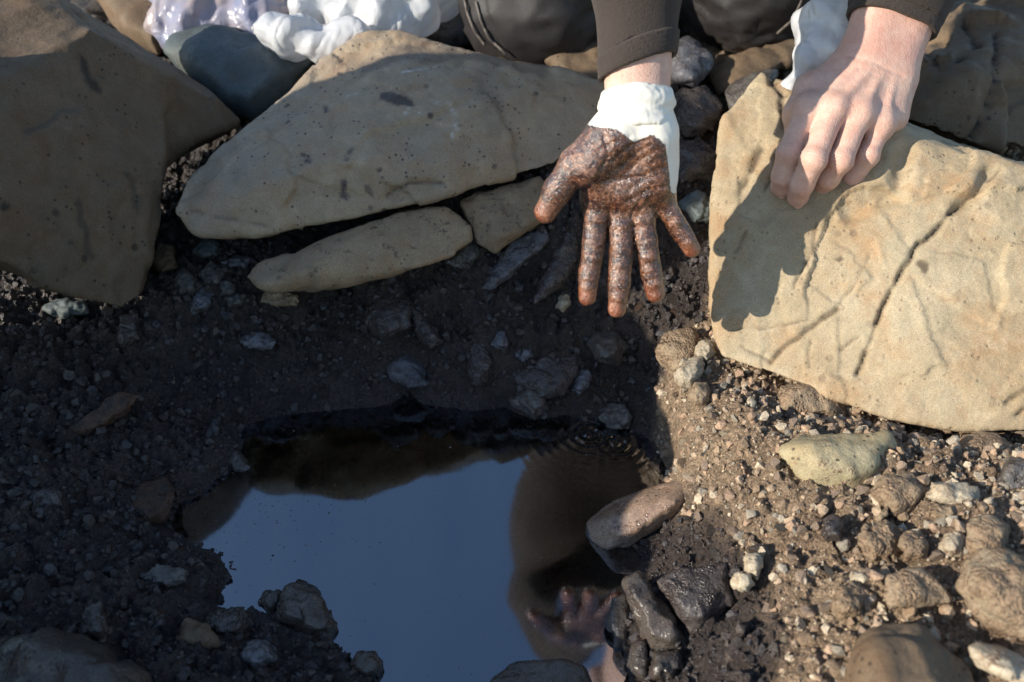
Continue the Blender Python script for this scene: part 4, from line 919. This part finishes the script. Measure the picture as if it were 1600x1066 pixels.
# --- body core under the clothes, with neck and head
fwd_h = np.array([0, -.80, -.6]); up_h = np.array([0, -.6, .80]); rt_h = np.array([1.0, 0, 0])
HX = np.array([rt_h, -fwd_h, up_h])                       # head frame: right, back, up; the head looks down at the pit
def hp(x, b, u): return HEAD + x * rt_h - b * fwd_h + u * up_h
def core(p):
    o = ellipsoid(p, hp(0, .01, .045), HX, (.076, .096, .095))
    o = smin(o, ellipsoid(p, hp(0, -.022, -.035), HX, (.058, .068, .078)), .03)
    o = smin(o, cone(p, hp(0, -.086, .025), hp(0, -.112, -.022), .007, .0125), .010)                          # nose
    o = smin(o, cone(p, hp(-.05, -.070, .040), hp(.05, -.070, .040), .010, .010), .014)                      # brow
    for s_ in (-1, 1):
        o = np.maximum(o, -(np.sqrt(((p - hp(s_ * .032, -.094, .018)) ** 2).sum(-1)) - .0125))                # eye socket
        o = smin(o, ellipsoid(p, hp(s_ * .079, .012, .0), HX, (.009, .020, .031)), .006)                      # ear
    o = smin(o, cone(p, hp(-.018, -.088, -.052), hp(.018, -.088, -.052), .008, .008), .008)                  # lips
    o = smin(o, ellipsoid(p, hp(0, -.075, -.095), HX, (.024, .02, .018)), .02)
    o = smin(o, cone(p, hp(0, .02, -.03), NECK + np.array([0, .04, -.02]), .055, .060), .025)
    o = smin(o, chain(p, [NECK + np.array([0, .06, -.05]), CHS, (CHS + PEL) / 2, PEL], [.08, .12, .115, .12], .03), .04)
    o = smin(o, cone(p, GS, BS, .055, .055), .05)
    o = smin(o, chain(p, [GS, GE, GE + (GW - GE) * .25], [.048, .036, .028], .02), .03)
    o = smin(o, chain(p, [BS, BE, BE + (BW - BE) * .25], [.048, .036, .028], .02), .03)
    for k, h, f in ((KL, HL, FL), (KR, HR, FR)):
        o = smin(o, chain(p, [h, k + np.array([0, .03, .01]), f], [.075, .055, .035], .02), .03)
    return o
lo, hi = bounds([HEAD + .14, HEAD - .14, PEL + .15, PEL - .15, KL, KR, FL - .06, FR + .06, GE, BE + .05, GS - .06], .02)
CV, CQ = sdf_mesh(core, lo, hi, .0075, 1)
o1, o2 = len(CV), len(CV) + len(BHV)
pv = np.concatenate([CV, BHV, FAV]); pq = np.concatenate([CQ, BHQ + o1, FAQ + o2])
lips = np.exp(-(np.linalg.norm((CV - hp(0, -.094, -.052)) * 1.0, axis=1) / .018) ** 2)
pred = np.concatenate([lips * .8, BHR, np.clip(.12 + .2 * fbm(FAV, 30, 2), 0, 1)])
PERSON = add('person', make_mesh('person', pv, pq, True, {'red': pred}), M['skin'], cat='person',
    label='person in dark clothes kneeling behind the pit, oily gloved palm held out')
gl = add('glove', make_mesh('glove', GHV, GHQ, True, {'oil': oil, 'tip': tip}), M['glove'], PERSON, label='white latex glove with its palm and fingers smeared in brown oil')
# rolled cuff of the glove
def cuff(p):
    a, b = (gw1 + gw2) / 2 + UP * .024 - RT * .001, (gw1 + gw2) / 2 - UP * .010
    ax = (a - b) / np.linalg.norm(a - b); q = p - b; t = q @ ax
    rr = np.sqrt(np.maximum(((q @ RT) / 1.0) ** 2 + ((q - np.outer(t, ax)) ** 2).sum(-1) * 0 + (1.18 * (q @ np.cross(RT, ax))) ** 2, 0))
    L = np.linalg.norm(a - b); tt = t / L
    rad = .0322 + .0016 * np.cos(tt * 9) - .004 * np.clip(.3 - tt, 0, 1)
    d = np.maximum(rr - rad, np.maximum(-t, t - L))
    return np.maximum(d, -(rr - rad + .0028)) - .0012
c0 = (gw1 + gw2) / 2 + UP * .006
CFV, CFQ = sdf_mesh(cuff, c0 - .06, c0 + .06, .0014, 2)
N = normals(CFV, CFQ); CFV = CFV + N * (.0016 * ridged(CFV * np.array([.35, .35, 1.6]) + .006 * perlin(CFV * 40)[:, None], 75) + .0010 * fbm(CFV, 60, 3) + .0008 * ridged(CFV, 150))[:, None]
add('cuff', make_mesh('cuff', CFV, CFQ, True, {'oil': np.zeros(len(CFV)), 'tip': np.zeros(len(CFV))}), M['glove'], gl)
# fingernails of the bare hand
for k in ('i', 'm', 'r', 'l'):
    pts, rad = hand_f[k]
    ax = pts[3] - pts[2]; ax /= np.linalg.norm(ax); nr = -FW - ax * (-FW @ ax); nr = nr / np.linalg.norm(nr)
    nr = nr + UP * -.35; nr -= ax * (nr @ ax); nr /= np.linalg.norm(nr); sd = np.cross(ax, nr)
    c = pts[3] + ax * rad[3] * .35 + nr * rad[3] * .80
    u, v = np.meshgrid(np.linspace(-1, 1, 9), np.linspace(-1, 1, 9), indexing='ij'); u = u.ravel(); v = v.ravel()
    uu = u * np.sqrt(1 - v * v / 2); vv = v * np.sqrt(1 - u * u / 2)
    pt = c + np.outer(uu, sd) * rad[3] * .62 + np.outer(vv, ax) * rad[3] * .72 + np.outer(-.38 * uu ** 2 - .16 * np.clip(vv, 0, 1) ** 2, nr) * rad[3] + nr * rad[3] * .18
    q = np.array([[i * 9 + j, i * 9 + j + 1, (i + 1) * 9 + j + 1, (i + 1) * 9 + j] for i in range(8) for j in range(8)])
    add('fingernail', make_mesh('fingernail', pt, q), M['nail'], PERSON)
# jacket with sleeves
def sleeve_end(p, axis_pt, axis_dir): return -((p - axis_pt) @ axis_dir)
gcut = gp(634, 182, .886); gdir = gp(600, -60, .884) - gp(634, 300, .889); gdir = gdir / np.linalg.norm(gdir) - RT * .24; gdir /= np.linalg.norm(gdir)
bcut = bp(935, 88, .872); bdir = bp(1120, -420, .875) - bp(850, 200, .870); bdir /= np.linalg.norm(bdir); bdir = bdir - RT * .12; bdir /= np.linalg.norm(bdir)
def jacket(p):
    t = chain(p, [NECK + np.array([0, .07, -.06]), CHS, (CHS + PEL) / 2, PEL + np.array([0, 0, .02])], [.10, .165, .16, .165], .05)
    t = smin(t, cone(p, CHS + np.array([-.13, .02, -.02]), CHS + np.array([.13, .02, -.02]), .13, .13), .06)
    t = smin(t, cone(p, GS + np.array([.04, .03, 0]), BS + np.array([-.04, .03, 0]), .085, .085), .06)
    t = smin(t, cone(p, PEL + np.array([-.10, -.05, .06]), CHS + np.array([-.14, -.0, -.05]), .12, .12), .05)
    t = np.maximum(t, -(cone(p, NECK + np.array([0, .02, -.02]), HEAD, .066, .075)))
    g0 = gcut - gdir * .02
    a = smin(chain(p, [GS, GE, gp(630, -90, .884)], [.074, .058, .042], .03), fore(p) - .0045, .02)
    a = np.maximum(a, sleeve_end(p, gcut, gdir))
    b0 = bcut - bdir * .02
    b = smin(chain(p, [BS, BE, bp(965, -110, .874)], [.074, .062, .050], .03), bare_fore(p) - .0075, .02)
    b = np.maximum(b, sleeve_end(p, bcut, bdir))
    o = smin(t, np.minimum(a, b), .04)
    return o
lo, hi = bounds([PEL + np.array([.18, .18, .1]), PEL - np.array([.18, 0, .18]), GS - .09, BS + .09, NECK + .1, gcut, bcut, BE + .06, GE - .06], .02)
JV, JQ = sdf_mesh(jacket, lo, hi, .0036, 2)
N = normals(JV, JQ)
fold = np.zeros(len(JV))
for q, dr in (((gcut + GE) / 2, gdir), ((bcut + BE) / 2, bdir)):
    s_ = (JV - q) @ dr; near = np.linalg.norm(JV - q, axis=1) < .2
    fold += near * smooth01(s_ + np.linalg.norm(q - (gcut if dr is gdir else bcut)), .004, .03) * (.0030 * np.sin(s_ * 150 + 3 * perlin(JV * 14) + 60 * (JV @ RT)) * smooth01(perlin(JV * 18 + 2), -.25, .35) + .0025 * perlin(JV * 28))
hem = smooth01((JV - gcut) @ gdir, .006, .03) * smooth01((JV - bcut) @ bdir, .006, .03); hem = np.where((np.linalg.norm(JV - gcut, axis=1) < .1) | (np.linalg.norm(JV - bcut, axis=1) < .1), hem, 1)
JV = JV + N * (hem * (fold + .004 * fbm(JV, 9, 2)))[:, None]
JK = add('jacket', make_mesh('jacket', JV, JQ), M['fleece'], PERSON)
for nm, cpt, dr, arm in (('hem', gcut, gdir, fore), ('hem', bcut, bdir, bare_fore)):
    def hemf(p, cpt=cpt, dr=dr, arm=arm):
        t = (p - cpt) @ dr; b = np.abs(arm(p) - .0032) - .0030
        q1 = np.maximum(b + .002, 0); q2 = np.maximum(np.abs(t) - .0085, 0)
        return np.sqrt(q1 * q1 + q2 * q2) - .002 + .0006 * np.sin(t * 1500)
    HV_, HQ_ = sdf_mesh(hemf, cpt - .065, cpt + .065, .0016, 2)
    N_ = normals(HV_, HQ_); HV_ = HV_ + N_ * (.0012 * fbm(HV_, 30, 3))[:, None]
    add(nm, make_mesh(nm, HV_, HQ_), M['fleece'], JK)
# trousers
def trousers(p):
    o = chain(p, [PEL + np.array([-.05, .02, -.02]), PEL + np.array([.05, .02, -.02])], [.15, .15])
    for k, h, f in ((KL, HL, FL), (KR, HR, FR)):
        o = smin(o, chain(p, [h, k, f], [.125, .096, .07], .03), .04)
        o = smin(o, ellipsoid(p, k + np.array([0, -.005, .0]), np.eye(3), (.103, .098, .094)), .03)
    return o
lo, hi = bounds([KL - .12, KR + np.array([.12, -.12, .12]), PEL + np.array([.2, .2, .14]), FL - .09, FR + .09], .02)
TV, TQ = sdf_mesh(trousers, lo, hi, .006, 2)
N = normals(TV, TQ)
seamd = np.abs(((TV - KL) @ np.array([.93, 0, .36])) + .062)
TV = TV - N * (.004 * np.exp(-(seamd / .003) ** 2) * (np.linalg.norm(TV - KL, axis=1) < .16))[:, None]
TV = TV + N * (facets(TV, 90, 5, .12, .0025))[:, None] + N * (.007 * ridged(TV + .03 * perlin(TV * 8)[:, None], 13, 1) + .004 * fbm(TV, 14, 3) + .0045 * ridged(TV * np.array([1, 1, 2.2]) + .02 * perlin(TV * 11)[:, None], 24, 3) * (.25 + smooth01(TV[:, 0], .0, .10)))[:, None]
tr_ = add('trousers', make_mesh('trousers', TV, TQ), M['trouser'], PERSON)
tpx, tpy, tD = to_pix(TV)
for path in ([(724, -10), (730, 20), (741, 48), (757, 70)], [(744, 4), (752, 34), (764, 60), (790, 84)], [(1252, 2), (1240, 30), (1215, 52)]):
    pts_ = []
    for k in np.linspace(0, len(path) - 1, 14):
        a = int(min(k, len(path) - 2)); q = np.array(path[a]) * (1 - (k - a)) + np.array(path[a + 1]) * (k - a)
        d_ = np.hypot(tpx - q[0], tpy - q[1]); near = d_ < max(8, d_.min() + 3); pts_.append(P(q[0], q[1], tD[near].min() + .0015))
    SV, SQ = sdf_mesh(lambda p: chain(p, pts_, [.0024] * len(pts_)), *bounds(pts_, .01), .0018, 1)
    add('seam', make_mesh('seam', SV, SQ), M['seam'], tr_)
def shoe(p, f, s_):
    heel = f + np.array([0, .08, -.05])
    o = smin(cone(p, heel, f + np.array([0, .02, -.02]), .042, .05), cone(p, heel, f + np.array([0, .12, -.06]), .042, .04), .02)
    return o
for f in (FL, FR):
    SV, SQ = sdf_mesh(lambda p: shoe(p, f, 1), f - .14, f + .2, .008, 2)
    add('shoe', make_mesh('shoe', SV, SQ), M['trouser'], PERSON)
def hairf(p):
    o = ellipsoid(p, hp(0, .018, .052), HX, (.084, .102, .102))
    cutp = (p - hp(0, -.045, .05)) @ (fwd_h * .9 - up_h * .45)
    return np.maximum(o, cutp)
HV, HQ = sdf_mesh(hairf, HEAD - .15, HEAD + .17, .006, 2)
N = normals(HV, HQ); HV = HV + N * (.006 * ridged(HV * np.array([3, 1, 1]), 30) + .004 * fbm(HV, 40, 3))[:, None]
add('hair', make_mesh('hair', HV, HQ), M['hair'], PERSON)
for s_ in (-1, 1):
    EV, EQ = sdf_mesh(lambda p: np.sqrt(((p - hp(s_ * .032, -.084, .018)) ** 2).sum(-1)) - .0115, hp(s_ * .032, -.084, .018) - .018, hp(s_ * .032, -.084, .018) + .018, .002, 1)
    add('eye', make_mesh('eye', EV, EQ), M['eye'], PERSON)

# ------------------------------------------------------------------ plastic bags
def bag(name, mat, label, blobs, h=.004, amp=.02, seed=0):
    def f(p):
        o = None
        for a, b, ra, rb in blobs:
            c = cone(p, a, b, ra, rb); o = c if o is None else smin(o, c, .02)
        return o
    pts = [q for b in blobs for q in b[:2]]; lo, hi = bounds(pts, .02 + max(max(b[2:]) for b in blobs))
    V, Q = sdf_mesh(f, lo, hi, h, 1); N = normals(V, Q)
    wv = V + .02 * np.stack([perlin(V * 14 + k * 9.1) for k in range(3)], 1)
    d = amp * (1.3 * (1 - np.abs(perlin(wv * 9 + seed)) ** .7 * 2) + .55 * (1 - np.abs(perlin(wv * np.array([26, 14, 20]) + seed)) ** .7 * 2) - 1.0)
    rs = np.random.default_rng(seed + 40); d = 0
    wv = V + .012 * np.stack([perlin(V * 9 + k * 9.1) for k in range(3)], 1)
    for wl in (.11, .085, .064, .05, .038, .028, .021):
        dr = rs.normal(size=3); dr /= np.linalg.norm(dr); t_ = (wv @ dr) / wl + rs.random()
        d = d + amp / .009 * wl * .15 * (2 * np.abs(t_ - np.floor(t_) - .5) - .5) * smooth01(perlin(V * 7 + wl * 300), -.45, .1)
    V = V + N * d[:, None]
    add(name, make_mesh(name, V, Q), M[mat], label=label, cat='bag')
bag('plastic_bag', 'whitebag', 'crumpled white plastic bag lying behind the smooth speckled boulder',
    [(P(560, -20, 1.33), P(650, -20, 1.33), .075, .07), (P(600, -60, 1.36), P(680, -50, 1.36), .08, .06), (P(560, 20, 1.27), P(640, 20, 1.27), .045, .045), (P(398, 46, 1.215), P(465, 60, 1.20), .017, .024), (P(465, 60, 1.2), P(545, 72, 1.21), .024, .034), (P(470, 8, 1.27), P(540, -5, 1.29), .02, .04)], .0035, .009, 1)
bag('plastic_bag', 'bluebag', 'thin bluish plastic bag behind the slate stone at the top left',
    [(P(300, -10, 1.38), P(400, -10, 1.38), .08, .06), (P(275, 40, 1.33), P(420, 30, 1.33), .05, .05), (P(300, -60, 1.42), P(420, -60, 1.42), .08, .07)], .0045, .009, 4)
bag('plastic_bag', 'whitebag', 'white plastic bag tucked behind the tan block beside the bare wrist',
    [(P(1318, 10, 1.01), P(1345, -25, 1.02), .032, .04), (P(1300, 50, 1.005), P(1270, 95, 1.0), .032, .025), (P(1275, 90, 1.0), P(1236, 132, 1.0), .025, .013), (P(1290, 25, 1.03), P(1262, 45, 1.03), .02, .014)], .003, .008, 7)
